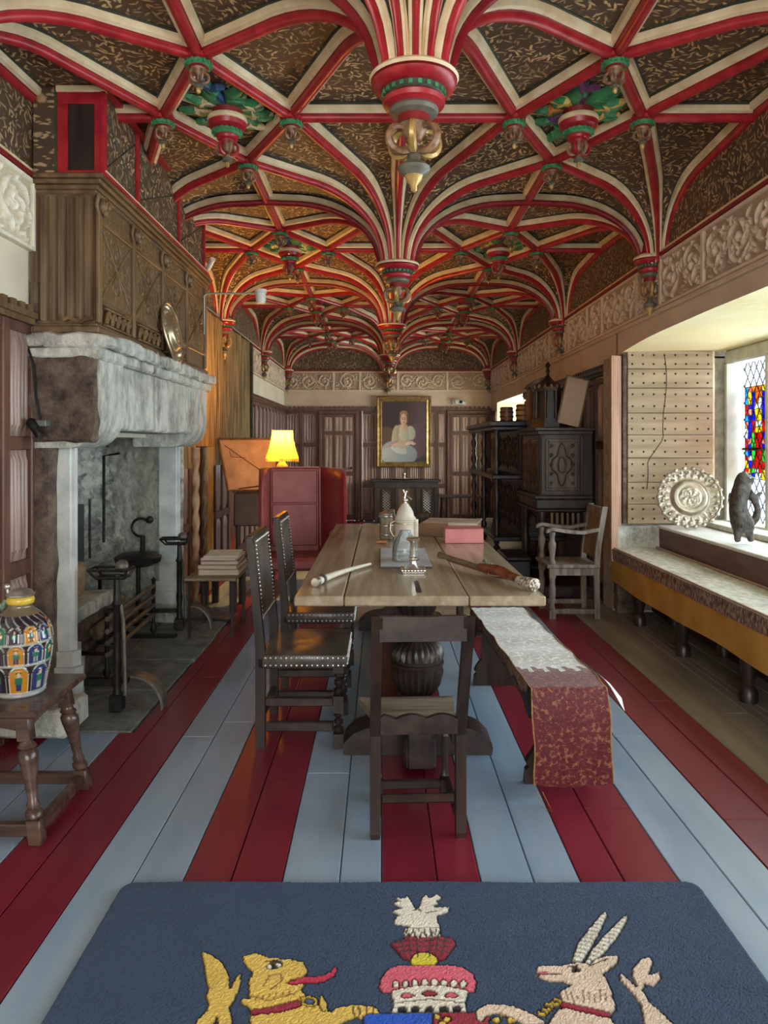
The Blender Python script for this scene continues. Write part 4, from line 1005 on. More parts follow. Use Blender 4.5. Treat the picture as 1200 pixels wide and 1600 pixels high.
mb = MB().prism(top, -.012, .010, 'y'); mb.tf(Matrix.Translation((0, -.186, -.002))); obj('crest_rail', mb, oak_darkx, bs)

# ---------------------------------------------------------------- bench with velvet runner
bn = empty('long_bench', (.735, 3.72, 0), 'long narrow oak bench right of the table, draped with a velvet runner', 'bench', rz=math.radians(2.6))
obj('seat', MB().box(-.15, .15, -.70, .78, .415, .445, ch=.005), oak_darkx, bn)
sh = [(-.15, 0), (-.145, .06), (-.13, .075), (-.145, .09), (-.13, .12), (-.10, .16), (-.095, .20), (-.10, .30), (-.12, .34), (-.10, .36), (-.13, .415)]
sh = sh+[(-a, b) for a, b in sh[::-1]]
for y in (-.56, .72): obj('end_board', MB().prism(sh, y-.018, y+.018, 'y'), oak_dark, bn)
for s in (-1, 1):
    pr = [(-.66, .415), (.74, .415)]
    n = 40
    for i in range(n+1):
        t = i/n; y = .74-1.40*t; e = min(t, 1-t)
        pr.append((y, .385-.075*(1 if e < .05 else max(0, 1-(e-.05)*9)*.9)-.014*abs(math.sin(t*PI*9))))
    obj('apron', MB().prism(pr, s*.135-.01, s*.135+.01, 'x'), oak_darkx, bn)
# velvet runner: lies over the bench and hangs over its near end
def brocade(name, c1, c2, c3, sc=14, sheen=.8):
    m, nt, b = _new(name); L = nt.links
    tc = N(nt, 'ShaderNodeTexCoord'); v = N(nt, 'ShaderNodeTexVoronoi', Scale=sc); v.feature = 'SMOOTH_F1'
    no = N(nt, 'ShaderNodeTexNoise', Scale=sc*1.3, Detail=3, Distortion=1.8); L.new(tc.outputs['Object'], no.inputs['Vector'])
    L.new(tc.outputs['Object'], v.inputs['Vector'])
    mu = N(nt, 'ShaderNodeMath'); mu.operation = 'MULTIPLY'; L.new(v.outputs['Distance'], mu.inputs[0]); mu.inputs[1].default_value = .8
    ad = N(nt, 'ShaderNodeMath'); ad.operation = 'ADD'; L.new(mu.outputs[0], ad.inputs[0]); L.new(no.outputs[0], ad.inputs[1])
    r = N(nt, 'ShaderNodeValToRGB'); e = r.color_ramp.elements; e[0].position = .96; e[0].color = c4(c1); e[1].position = 1.0; e[1].color = c4(c2)
    e3 = r.color_ramp.elements.new(.9); e3.color = c4([(p+q)/2 for p, q in zip(c2, c3)]); e3.position = .985; e4 = r.color_ramp.elements.new(.4); e4.color = c4([x*.6 for x in c1]); r.color_ramp.elements[-1].color = c4(c3)
    L.new(ad.outputs[0], r.inputs[0]); L.new(r.outputs[0], b.inputs['Base Color']); b.inputs['Roughness'].default_value = .55
    b.inputs['Sheen Weight'].default_value = sheen; b.inputs['Sheen Roughness'].default_value = .35
    bu = N(nt, 'ShaderNodeBump', Strength=1, Distance=.004); L.new(no.outputs[0], bu.inputs['Height']); L.new(bu.outputs[0], b.inputs['Normal'])
    return m
runner_m = brocade('worn_velvet', (.13, .006, .014), (.19, .028, .022), (.27, .11, .05), 70, .35)
runner_top = brocade('velvet_top_glare', (.40, .34, .28), (.54, .52, .44), (.66, .65, .56), 52, .9)  # paler copy for the top: light glare painted into the velvet colour
gold_edge = mat('gold_braid', (.28, .13, .04), (.42, .26, .10), (60, 60, 60), .5, .002)
fl = []; U = np.linspace(-.158, .158, 15)
path = [(y, .457+.004*math.sin(y*21)) for y in np.linspace(.76, -.69, 34)]+[(-.712, .450), (-.724, .430), (-.73, .40)]+[(-.732-.012*math.sin(t*3), .40-.345*t) for t in np.linspace(.06, 1, 12)]
P = []
for k, (y, z) in enumerate(path):
    hang = max(0, k-36)/12; row = []
    for j, u in enumerate(U):
        wv = .008*math.sin(j*1.1+k*.25)*hang; row.append((u*(1+.02*math.sin(k*.7))+.012*hang, y-wv, z+.0025*math.sin(j*2.3+k*1.7)+(.012*abs(u/.158)*hang if k > 44 else 0)+(.004*math.sin(j) if k == len(path)-1 else 0)))
    P.append(row)
mb = MB().grid(P, mfun=lambda i, j: 0 if i > 27+(j % 3)-1 else 1)
ru = empty('velvet_runner', (.735, 3.72, 0), 'worn crimson velvet runner draped over the long bench, hanging at its near end', 'runner', rz=math.radians(2.6))
obj('cloth', mb, [runner_m, runner_top], ru, 60)
for j in (0, -1): obj('braid_edge', MB().tube([(p[j][0], p[j][1], p[j][2]) for p in P[::2]+[P[-1]]], .003, 5), gold_edge, ru, 50)
obj('side_fall', MB().grid([[(-.160-.004*(t > .5), y, .455-t*(.045+.012*math.sin(y*31))) for t in (0, .5, 1)] for y in np.linspace(-.66, .76, 50)]), mat('runner_fringe', (.10, .05, .04), (.32, .22, .16), (60, 60, 60), .7, .003), ru, 60)
obj('loose_thread', MB().tube([(-.15, -.747, .055), (-.14, -.77, .03), (-.125, -.79, .004), (-.10, -.82, .004), (-.10, -.78, .006), (-.12, -.75, .05)], .0014, 4), gold_edge, ru, 50)
mb = MB().grid([[(.155, -.30, .452), (.20, -.31, .40)], [(.16, -.52, .455), (.225, -.50, .40)], [(.165, -.60, .452), (.24, -.60, .37)], [(.17, -.66, .44), (.215, -.70, .35)]])
tag(obj('paper_tag', mb, mat('white_tag', (.80, .80, .76), None, rough=.7), None, 0, loc=(.755, 3.72, 0), rot=(0, 0, math.radians(2.6))), 'crumpled white paper tag hanging off the side of the long bench', 'tag')

# ---------------------------------------------------------------- joint stool with jug
js = empty('joint_stool', (-1.475, 2.89, 0), 'turned oak joint stool carrying the painted jug beside the fireplace', 'stool')
obj('seat', MB().box(-.225, .225, -.23, .23, .455, .48, ch=.006), oak_stool, js)
for (x, y) in ((-.15, -.165), (.15, -.165), (-.15, .165), (.15, .165)):
    sx, sy = (1 if x > 0 else -1), (1 if y > 0 else -1)
    prof = [(.020, .085), (.03, .095), (.03, .11), (.02, .12), (.024, .135), (.017, .15), (.024, .23), (.034, .29), (.036, .315), (.026, .33), (.034, .338), (.024, .35), (.022, .36)]
    mb = MB().box(-.025, .025, -.025, .025, 0, .085, ch=.004).lathe(prof, seg=14).box(-.025, .025, -.025, .025, .36, .455, ch=.003)
    for i, v in enumerate(mb.v):
        k = (.455-v[2])/.455; mb.v[i] = (x+v[0]+sx*.075*k, y+v[1]+sy*.05*k, v[2])
    obj('leg', mb, oak_stool, js, 40)
ox, oy = .215, .207
for y in (-oy, oy): obj('stretcher', MB().box(-ox, ox, y-.017, y+.017, .025, .07, ch=.004), oak_stool, js)
for x in (-ox, ox): obj('stretcher', MB().box(x-.017, x+.017, -oy, oy, .025, .07, ch=.004), oak_stool, js)
for y in (-.168, .168):
    pr = [(-.17, .455), (.17, .455)]+[(.17-.34*t, .385+.025*math.sin(PI*t)) for t in np.linspace(0, 1, 9)]
    obj('apron', MB().prism(pr, y-.012, y+.012, 'y'), oak_stool, js)
for x in (-.155, .155):
    pr = [(-.17, .455), (.17, .455)]+[(.17-.34*t, .385+.025*math.sin(PI*t)) for t in np.linspace(0, 1, 9)]
    obj('apron', MB().prism(pr, x-.012, x+.012, 'x'), oak_stool, js)
# painted jug: colours and raised arcades computed per vertex
def vmesh(name, mb, cols, m, parent=None, smooth=60, loc=None, rot=None, label=None):
    me = bpy.data.meshes.new(name); me.from_pydata(mb.v, [], mb.f); me.materials.append(m)
    ca = me.color_attributes.new('Col', 'FLOAT_COLOR', 'POINT')
    arr = np.ones((len(mb.v), 4), dtype=np.float32); arr[:, :3] = np.array(cols, dtype=np.float32); ca.data.foreach_set('color', arr.ravel())
    if smooth: me.polygons.foreach_set('use_smooth', [True]*len(me.polygons)); me.set_sharp_from_angle(angle=math.radians(smooth))
    me.update(); o = link(name, me, parent, loc, rot)
    if label: o['label'] = label
    return o
jug = empty('painted_jug', (-1.415, 2.885, .48), 'large lidded glazed jug painted with arcades and figures, on the joint stool', 'jug')
JP = [(.088, 0), (.094, .008), (.088, .018), (.092, .03), (.104, .10), (.113, .17), (.114, .215), (.108, .25), (.094, .285), (.072, .31), (.052, .325), (.044, .335), (.043, .352)]
zz = np.linspace(0, .352, 120); rr = np.interp(zz, [p[1] for p in JP], [p[0] for p in JP])
ng = 200; jm = MB(); rings = []; cols = []
navy, ochre, greenj, whitej, brownj, blue_j = (.025, .016, .03), (.50, .22, .02), (.02, .16, .09), (.34, .37, .32), (.035, .014, .014), (.03, .04, .14)
for zi, z in enumerate(zz):
    ring = []
    for j in range(ng):
        a = 2*PI*j/ng; off = 0; c = brownj
        if .018 < z < .275:
            tier = 0 if z < .125 else (1 if z < .205 else 2); nb = (8, 10, 12)[tier]; zb, zh = ((.02, .125), (.13, .205), (.21, .275))[tier]
            u = (a/(2*PI)*nb+(.5 if tier == 1 else 0)) % 1; idx = int(a/(2*PI)*nb+(.5 if tier == 1 else 0)) % nb
            t = (z-zb)/(zh-zb); du = abs(u-.5)*2
            archz = .55+.42*math.sqrt(max(0, 1-(du/.86)**2))
            inside = du < .82 and t < archz
            border = (abs(du-.84) < .045 and t < .6) or (abs(t-archz-.03) < .035 and du < .86) or t < .02
            pal = [ochre, navy, greenj, brownj, ochre, blue_j][(idx*5+tier*2) % 6]
            c = pal if inside else brownj
            if inside:
                fu, ft = (u-.5)*2, t
                if abs(fu) < .22 and .1 < ft < .36 and (abs(abs(fu)-.12) < .09): c = blue_j if pal != blue_j else whitej
                elif abs(fu) < .30 and .36 <= ft < .60: c = greenj if pal != greenj else ochre
                elif math.hypot(fu, (ft-.68)*1.4) < .15: c = (.60, .45, .32)
                elif abs(fu) < .2 and .76 < ft < .82: c = navy
                if c is not pal: off = .004
            if border: c = whitej if idx % 3 else (.55, .62, .60); off = .005
        elif z <= .018: c = (.32, .34, .33)
        elif z < .31: c = whitej if abs(math.sin(a*9+z*90)) > .97 else navy
        else: c = (.16, .13, .08)
        for zl in (.127, .207):
            if abs(z-zl) < .0035: c = whitej; off = .004
        r = rr[zi]+off; ring.append((r*math.cos(a), r*math.sin(a), z)); cols.append(c)
    rings.append(ring)
jm.rings(rings, caps=True)
glaze = mat_vcol('glazed_paint', .12, coat=.6)
vmesh('body', jm, cols, glaze, jug)
obj('collar', MB().lathe([(.044, .345), (.05, .35), (.052, .362), (.048, .372), (.044, .375)], seg=24), mat('yellow_glaze', (.66, .46, .06), None, rough=.2), jug, 50)
obj('lid', MB().lathe([(.046, .375), (.052, .378), (.053, .384), (.045, .39), (.04, .398), (.02, .404), (.0, .406)], seg=24), pewter, jug, 50)
obj('thumb_rest', MB().sphere((-.052, 0, .412), .012, 10, 7).tube([(-.05, 0, .385), (-.052, 0, .41)], .006, 6), pewter, jug, 50)
mb = MB()
for q in range(2):
    mb.tube([(-.05-.072*math.sin(PI*t*.93)+.007*math.cos(26*t+q*PI), .007*math.sin(26*t+q*PI), .355-.20*t) for t in np.linspace(0, 1, 50)], .010, 8)
obj('handle', mb, [mat('handle_glaze', (.03, .16, .10), (.30, .34, .30), (40, 40, 40), .15)], jug, 50)

# ---------------------------------------------------------------- window bench, cushion and cover
wb = empty('window_bench', (2.21, 3.9, 0), 'long fitted window bench with cushion and yellow cloth hanging in front', 'bench')
obj('seat_board', MB().box(-.19, .19, -2.9, 2.5, .50, .525), oak_darkx, wb)
cush = mat('bench_cushion', (.50, .49, .42), (.74, .73, .65), (30, 14, 30), .8, .003, bsc=130)
P = [[(x, y, .548+.012*math.sin(PI*(x+.205)/.40)+.002*math.sin(y*9)) for x in np.linspace(-.205, .185, 8)] for y in np.linspace(-2.9, 2.5, 70)]
mb = MB().grid(P).box(-.205, .185, -2.9, 2.5, .526, .549); obj('cushion', mb, cush, wb, 50)
obj('cushion_piping', MB().tube([(.17, -2.88, .560), (.17, 2.49, .560)], .008, 6).tube([(-.20, -2.88, .553), (-.20, 2.49, .553)], .007, 6), mat('cushion_piping', (.35, .22, .16), (.5, .36, .26), (60, 60, 60), .7), wb, 50)
fringe = mat('bench_fringe', (.13, .06, .05), (.40, .30, .22), (55, 55, 26), .8, .006, lo=.42, hi=.6)
obj('patterned_border', MB().grid([[(-.217-.004*math.sin(y*17+z*30), y, z) for z in np.linspace(.455, .548, 5)] for y in np.linspace(-2.9, 2.5, 90)]), fringe, wb, 60)
obj('yellow_cloth', MB().grid([[(-.205-.006*math.sin(y*7+z*4), y, z+(.008*math.sin(y*3) if z < .3 else 0)) for z in np.linspace(.25, .52, 7)] for y in np.linspace(-2.9, 2.5, 90)]), mat('ochre_cloth', (.50, .24, .035), (.62, .34, .07), (4, 4, 4), .85, .001), wb, 60)
for y in (-2.4, -1.0, .25, 1.15, 2.0):
    obj('leg', MB().lathe([(.05, 0), (.05, .06), (.028, .09), (.045, .18), (.05, .26), (.03, .36), (.045, .42), (.045, .50)], (-.14, y, 0), 12), oak_dark, wb, 40)
    obj('leg', MB().lathe([(.05, 0), (.05, .06), (.028, .09), (.045, .18), (.05, .26), (.03, .36), (.045, .42), (.045, .50)], (.14, y, 0), 12), oak_dark, wb, 40)
obj('back_board', MB().box(.14, .18, -2.9, 2.5, 0, .50), oak_darkx, wb)  # dark board added to give the deep shade under the bench
wsill = structure('window_sill', 'deep pale stone window sill with dark red front board', 'sill')
obj('sill_front', MB().box(2.405, 2.43, RY0, RY1, 0, .725), mat('sill_red_board', (.10, .055, .05), (.17, .10, .09), (12, 2, 12), .6), wsill)
obj('sill_top', MB().box(2.39, XW+.02, RY0, RY1, .725, .748, ch=.005), mat('sill_white', (.66, .66, .60), (.78, .78, .73), (4, 4, 4), .5, .001), wsill)
obj('sill_ledge', rough_box(2.75, XW, RY0, RY1, .75, .79, .004, n=.3, seed=60), frame_s, wsill)
obj('stub_wall', rough_box(2.03, 2.42, RY1-.05, RY1+.02, .50, .745, .006, n=.05, seed=61), stone, wsill, 40)
# ---------------------------------------------------------------- studded shutter folded on the far jamb
shu = empty('window_shutter', (2.13, RY1-.01, .76), 'old oak window shutter studded with iron nails, folded against the far jamb', 'shutter')
HS, WS = 1.50, .735; zb = [0]
for h in (.17, .19, .21, .20, .19, .215, .165, .16): zb.append(zb[-1]+h*HS/1.5)
sm = mat('stud_dark', (.03, .025, .02), None, rough=.5, metal=.3)
stud_me = mesh('stud', MB().sphere((0, 0, 0), .0095, 6, 4, sq=(1, .7, 1)), sm, 40)
for i in range(8):
    obj('shutter_board', MB().box(0, WS, -.045, -.01, zb[i]+.002, zb[i+1]-.002, ch=.004), oak_pale, shu)
    for r in (.27, .75):
        for j in range(8):
            link('stud', stud_me, shu, (.04+j*(WS-.08)/7+random.uniform(-.004, .004), -.046, zb[i]+(zb[i+1]-zb[i])*r))
obj('back_batten', MB().box(.02, .09, -.01, -.002, .0, HS), oak_pale, shu); obj('hanging_stile', MB().box(-.04, -.005, -.04, -.01, 0, HS-.03, ch=.004), stone_dark, shu)
obj('edge_strip', MB().box(WS+.004, WS+.022, -.035, -.012, -.01, HS, ch=.003), cream_p, shu)
mb = MB().tube([(.32+.016*math.sin(9*t)+(.0 if t < .62 else -.16*min(1, (t-.62)*6)), -.0455, HS-.05-1.15*t) for t in np.linspace(0, 1, 26)], .0035, 4); obj('crack', mb, sm, shu)
mb = MB().tube([(WS+.10, -.03, .0), (WS+.10, -.03, HS-.08)], .03, 8); mb.tf(Matrix.Translation((0, 0, 0)))
# pewter charger with lobed rim on the sill
dish('charger', (2.555, 6.10, 1.008), .245, 'large pewter charger with lobed embossed rim leaning on the window sill', mat('charger_pewter', (.40, .34, .26), (.62, .57, .48), (16, 16, 16), .36, .001, metal=.75), (math.radians(-12), 0, math.radians(-14)), lobes=22)
# ---------------------------------------------------------------- tapestry and carved posts on the left wall
tap_m = mat('tapestry', (.10, .065, .025), (.42, .30, .13), (26, 26, 2.2), .9, .003, detail=8, c3=(.30, .12, .05))
P = [[(XL+.055+.012*math.sin(y*11)+.006*math.sin(y*23+z*2), y, z) for z in np.linspace(1.22, 2.83, 12)] for y in np.linspace(6.32, 10.15, 110)]
tp = empty('wall_tapestry', (0, 0, 0), 'long faded brown tapestry hanging on the left wall past the fireplace', 'tapestry')
obj('cloth', MB().grid(P).grid([[(p[0]-.006, p[1], p[2]) for p in r] for r in P]), tap_m, tp, 60)
obj('hanging_rod', MB().tube([(XL+.06, 6.3, 2.835), (XL+.06, 10.17, 2.835)], .012, 8), oak_dark, tp, 40)
obj('side_border', MB().box(XL+.01, XL+.075, 10.12, 10.2, 1.2, 2.84, ch=.008), mat('tapestry_border', (.035, .04, .025), (.09, .08, .045), (9, 9, 9), .9), tp)
rope = mat('carved_post_oak', (.26, .14, .07), (.46, .29, .16), (12, 12, 4), .55, .002)
def twisted(name, loc, h, r, lab, m, lean=0):
    R = []; n = 90
    for i in range(n+1):
        z = h*i/n; ring = []
        for j in range(20):
            a = 2*PI*j/20; q = r*(1+.22*math.cos(2*a-z*34)) if .08 < z < h-.1 else r*1.25
            ring.append((q*math.cos(a)+lean*z, q*math.sin(a), z))
        R.append(ring)
    o = obj(name, MB().rings(R), m, None, 50, loc=loc); return tag(o, lab, 'post')
twisted('carved_post', (-1.655, 6.56, 0), 1.42, .030, 'pale rope-twisted carved post standing just past the fireplace', rope)
twisted('carved_post', (-1.665, 6.92, 0), 1.42, .026, 'darker twisted carved post behind the pale one by the fireplace', oak_mid)
mb = MB().box(-1.76, -1.69, 7.15, 7.42, 0, 1.43, ch=.01); tag(obj('folded_screen', mb, mat('screen_green', (.10, .10, .05), (.20, .18, .09), (14, 14, 3), .8), None), 'narrow dull green folded screen leaning behind the carved posts', 'screen')

# ---------------------------------------------------------------- small tables, folios
def small_table(loc, sx, sy, h, lab, m, rz=0, lw=.012, th=.022):
    t = empty('side_table', loc, lab, 'table', rz)
    obj('tabletop', MB().box(-sx/2, sx/2, -sy/2, sy/2, h-th, h, ch=.004), m, t)
    for x in (-1, 1):
        for y in (-1, 1): obj('leg', MB().box(x*(sx/2-lw-.02)-lw, x*(sx/2-lw-.02)+lw, y*(sy/2-lw-.02)-lw, y*(sy/2-lw-.02)+lw, 0, h-th), oak_dark, t)
    return t
small_table((-1.27, 5.70, .011), .38, .50, .445, 'low side table with a stack of old folios beside the far firedog', mat('tan_table_top', (.24, .17, .10), (.36, .28, .18), (20, 3, 20), .5), lw=.010)
small_table((-1.40, 6.55, 0), .34, .50, .44, 'low dark table behind the side table with the stack of folios', oak_dark, lw=.028)
zs = .456; k = 0
for i, (w, d, h, a, c) in enumerate(((.31, .40, .045, .03, (.34, .24, .16)), (.30, .38, .03, -.04, (.46, .36, .26)), (.29, .37, .032, .05, (.24, .13, .08)), (.27, .35, .02, -.02, (.56, .46, .34)), (.26, .34, .014, .08, (.62, .62, .54)))):
    f = empty('folio', (-1.235, 5.76, zs+.0005), ['thick bottom folio', 'pale second folio from the bottom', 'brown middle folio', 'tan folio second from the top', 'pale topmost folio'][i]+' in the stack on the low side table', 'book', a, 'folios on the low side table')
    cm = mat('folio_cover_%s' % 'abcde'[i], c, [min(1, q*1.25) for q in c], (8, 8, 8), .7)
    obj('cover', MB().box(-w/2, w/2, -d/2, d/2, 0, .004).box(-w/2, w/2, -d/2, d/2, h-.004, h).box(-w/2, -w/2+.006, -d/2, d/2, 0, h), cm, f)
    obj('pages', MB().box(-w/2+.006, w/2-.008, -d/2+.008, d/2-.008, .0045, h-.0045), paper, f); zs += h+.001
mb = MB().grid([[(-.16+.03*t, -.17+.35*s, .006+.02*math.sin(PI*s)*t+.025*t*t) for s in np.linspace(0, 1, 6)] for t in np.linspace(0, 1, 6)])
q = tag(obj('loose_sheet', MB().grid([[(-.13+.26*t, -.17+.34*s, .003+.014*math.sin(2.4*s)*math.sin(3*t)) for s in np.linspace(0, 1, 8)] for t in np.linspace(0, 1, 8)]), paper, None, 50, loc=(-1.38, 6.5, .441), rot=(0, 0, .3)), 'curling pale paper sheets on the low dark table', 'paper')
mb = MB().prism([(-.19, 0), (.15, 0), (.17, .02), (.06, .13), (-.12, .16)], -.01, .01, 'y')
tag(obj('coal_shovel', MB().grid([[(-.17+.34*t, -.12+.26*s, .012+.10*(1-t)**2*(.4+.6*s)) for s in np.linspace(0, 1, 7)] for t in np.linspace(0, 1, 9)]).tube([(-.17, .0, .075), (-.26, 0, .30)], .009, 7), iron_g, None, 60, loc=(-1.40, 6.1, .012)), 'grey metal coal pan lying on the floor behind the side table', 'coal pan')
# reading lectern with big sloping print
lc = empty('lectern', (-1.40, 7.9, 0), 'dark lectern holding a big sloping framed print lit by the lamp', 'lectern', rz=math.radians(6))
obj('cabinet', MB().box(-.16, .24, -.08, .34, .58, .93, ch=.01), mat('lectern_black', (.012, .012, .016), (.03, .03, .035), (9, 9, 9), .5), lc)
for (x, m_) in ((-.20, mat('lectern_red_wood', (.20, .045, .018), (.34, .09, .04), (20, 20, 3), .4)), (.18, oak_dark)): obj('leg', MB().box(x, x+.05, -.02, .06, 0, .93 if x < 0 else .6, ch=.004), m_, lc)
obj('leg', MB().box(-.20, -.15, .25, .32, 0, .6), oak_dark, lc); obj('leg', MB().box(.18, .23, .25, .32, 0, .6), oak_dark, lc)
pm = mat('print_paper', (.40, .27, .14), (.62, .46, .27), (5, 5, 5), .6, detail=8, c3=(.28, .18, .10))
M = Matrix.Translation((0, 0, .95)) @ Matrix.Rotation(math.radians(-14), 4, 'X')
mb = MB().prism([(-.22, .0), (.25, .0), (.25, .57), (-.33, .57)], -.01, .012, 'y'); mb.tf(M); obj('print_board', mb, pm, lc)
fr = MB()
pts = [(-.22, .0), (.25, .0), (.25, .57), (-.33, .57)]
for i in range(4):
    p, q = pts[i], pts[(i+1) % 4]; fr.tube([(p[0], -.016, p[1]), (q[0], -.016, q[1])], .012, 4)
fr.tf(M); obj('board_frame', fr, oak_mid, lc)
mb = MB().tube([(-.27, -.014, .50), (.22, -.014, .12)], .004, 4).tube([(-.22, -.014, .44), (-.20, -.014, .37), (-.05, -.014, .36)], .003, 4).tube([(-.12, -.014, .02), (.24, -.02, .07)], .007, 4); mb.tf(M); obj('drawn_line', mb, mat('ink', (.10, .04, .02)), lc)
obj('candle_post', MB().lathe([(.03, .93), (.03, .95), (.014, .97), (.02, 1.1), (.012, 1.2), (.03, 1.38), (.018, 1.42), (.024, 1.5), (.0, 1.6)], (.27, .22, 0), 12), mat('orange_wood', (.45, .17, .04), (.62, .28, .08), (9, 9, 9), .4), lc, 50)

lc.scale = (1.09, 1.09, 1.0)
# ---------------------------------------------------------------- winged armchair
wc = empty('wing_armchair', (-.74, 6.62, 0), 'tall red leather winged armchair behind the left end of the table', 'armchair', rz=math.radians(7))
H = 1.235
obj('back', MB().box(-.28, .20, .28, .36, .30, H, ch=.02), red_leather, wc)
obj('back_panel', MB().box(-.25, .17, .262, .284, .50, .89, ch=.008).box(-.25, .17, .262, .284, .90, H-.03, ch=.008), red_leather, wc)
R = []
for i in range(13):
    t = i/12; a = PI*t
    R.append([])
def wing(x0, x1, m, bulge):
    out = []
    zsr = np.linspace(.42, H, 16)
    for z in zsr:
        t = (z-.42)/(H-.42); d = .42*(1 if t < .9 else math.sqrt(max(.02, 1-((t-.9)/.1)**2))*.45+.55) * (.78+.22*math.sin(PI*min(1, t*1.1)))
        ring = []
        for j in range(16):
            a = 2*PI*j/16; u = .5-.5*math.cos(a); w = .032*math.sin(a)
            yy = .32-d*u; xx = x0+(x1-x0)*u+w*(1+.5*u)+bulge*math.sin(PI*u)
            ring.append((xx, yy, z-.02*u*(t > .9)))
        out.append(ring)
    return MB().rings(out)
obj('wing', wing(-.28, -.33, 0, -.01), red_leather, wc, 60)
obj('wing', wing(.20, .40, 0, .05), red_velvet, wc, 60)
obj('seat', MB().box(-.28, .30, -.22, .30, .34, .455, ch=.03), red_leather, wc)
obj('armrest', MB().box(-.36, -.28, -.20, .28, .34, .66, ch=.03), red_leather, wc); obj('armrest', MB().box(.28, .36, -.20, .28, .34, .66, ch=.03), red_velvet, wc)
for x in (-.31, .30):
    for y in (-.18, .30): obj('leg', MB().lathe([(.018, 0), (.02, .02), (.03, .2), (.03, .345)], (x, y, 0), 10), oak_dark, wc, 40)
mb = MB().tube([(-.285, .27, .45), (-.285, .27, H-.01), (-.24, .262, H), (.19, .262, H)], .006, 6).tube([(.20, .25, .5), (.195, .25, H-.01)], .006, 6); obj('piping', mb, mat('piping_pink', (.55, .25, .22), None, rough=.5), wc, 50)

# ---------------------------------------------------------------- lamp
small_table((-1.005, 7.45, 0), .30, .30, 1.055, 'tall lamp stand table hidden mostly behind the red winged armchair', oak_dark, lw=.02)
lp = empty('table_lamp', (-1.005, 7.45, 1.0565), 'glowing yellow fringed table lamp behind the red winged armchair', 'lamp')
obj('base', MB().lathe([(.07, 0), (.075, .01), (.06, .025), (.03, .04), (.028, .07), (.05, .11), (.062, .16), (.058, .20), (.03, .235), (.022, .25), (.022, .27)], seg=20), mat('terracotta_glaze', (.42, .15, .04), (.6, .26, .08), (14, 14, 14), .25), lp, 50)
m, nt, b = _new('lamp_shade_silk'); L = nt.links; nt.nodes.remove(b)
d_ = N(nt, 'ShaderNodeBsdfDiffuse', Color=(.9, .6, .08, 1)); t_ = N(nt, 'ShaderNodeBsdfTranslucent', Color=(1, .62, .04, 1)); e_ = N(nt, 'ShaderNodeEmission', Color=(1, .58, .02, 1), Strength=1.0)
mx = N(nt, 'ShaderNodeMixShader', Fac=.65); L.new(d_.outputs[0], mx.inputs[1]); L.new(t_.outputs[0], mx.inputs[2])
ad = N(nt, 'ShaderNodeAddShader'); L.new(mx.outputs[0], ad.inputs[0]); L.new(e_.outputs[0], ad.inputs[1]); L.new(ad.outputs[0], nt.nodes['Material Output'].inputs[0])
shade = m
R = []
for i in range(14):
    t = i/13; r = .112+.068*(1-t)**1.7; z = .27+.31*t
    R.append([(r*(1+.02*math.cos(8*2*PI*j/48))*math.cos(2*PI*j/48), r*(1+.02*math.cos(8*2*PI*j/48))*math.sin(2*PI*j/48), z) for j in range(48)])
so = obj('shade', MB().rings(R, caps=False), shade, lp, 60)
mb = MB()
for j in range(56):
    a = 2*PI*j/56; mb.box(.178*math.cos(a)-.004, .178*math.cos(a)+.004, .178*math.sin(a)-.004, .178*math.sin(a)+.004, .238, .275)
obj('fringe', mb, mat('lamp_fringe', (.62, .42, .08), None, rough=.7), so)
mb = MB()
for j in range(8):
    a = 2*PI*(j+.5)/8; mb.tube([((.113+.068*(1-t)**1.7)*1.0*math.cos(a), (.113+.068*(1-t)**1.7)*1.0*math.sin(a), .27+.31*t) for t in np.linspace(0, 1, 8)], .003, 4)
obj('shade_wire', mb, brass, so)
obj('bulb', MB().sphere((0, 0, .40), .032, 12, 8), mat_emit('bulb_glow', (1, .72, .35), 18), lp, 60)
pl = bpy.data.lights.new('lamp_bulb_light', 'POINT'); pl.energy = 90; pl.color = (1, .50, .12); pl.shadow_soft_size = .05
po = bpy.data.objects.new('lamp_bulb_light', pl); COL.objects.link(po); po.location = (0, 0, .52); po.parent = lp; lp.scale = (.915,)*3

# ---------------------------------------------------------------- far end: buffet, portrait, camera, rugs
bf = empty('far_buffet', (.47, 13.68, 0), 'dark carved buffet table below the portrait at the far wall', 'buffet')
obj('top', MB().box(-.66, .62, -.26, .26, .76, .80, ch=.008), oak_darkx, bf)
obj('frieze_rail', MB().box(-.60, .56, -.23, .24, .66, .76), oak_darkx, bf)
for x in (-.57, -.19, .19, .53):
    obj('post', MB().box(x-.03, x+.03, -.22, -.16, 0, .66, ch=.006), oak_dark, bf)
obj('carcass', MB().box(-.58, .54, -.15, .24, .02, .66), oak_mid, bf)
for x in (-.38, .36):
    mb = MB().box(x-.10, x+.10, -.19, -.155, .20, .62, ch=.006); obj('door', mb, oak_dark, bf)
    mb = MB()
    for i in range(-3, 4):
        for s in (1, -1): mb.tube([(x-.065, -.195, .40+i*.05-s*.06), (x+.065, -.195, .40+i*.05+s*.06)], .005, 4)
    obj('lattice', mb, pewter, bf)
obj('shelf', MB().box(-.6, .56, -.23, .22, .08, .11), oak_darkx, bf)
mb = MB().lathe([(.10, 0), (.26, .012), (.27, .02), (.10, .018), (.03, .025), (.02, .05), (.035, .08), (.03, .11), (.0, .115)], seg=24)
tag(obj('pewter_tray', mb, pewter, None, 50, loc=(.42, 13.62, .801)), 'shallow metal dish with a small cup on the buffet under the portrait', 'dish')
pt = empty('portrait', (.425, YF-.075, 1.015), 'large gilt-framed portrait of a seated woman in a white gown', 'painting')
WP, HP = 1.03, 1.34
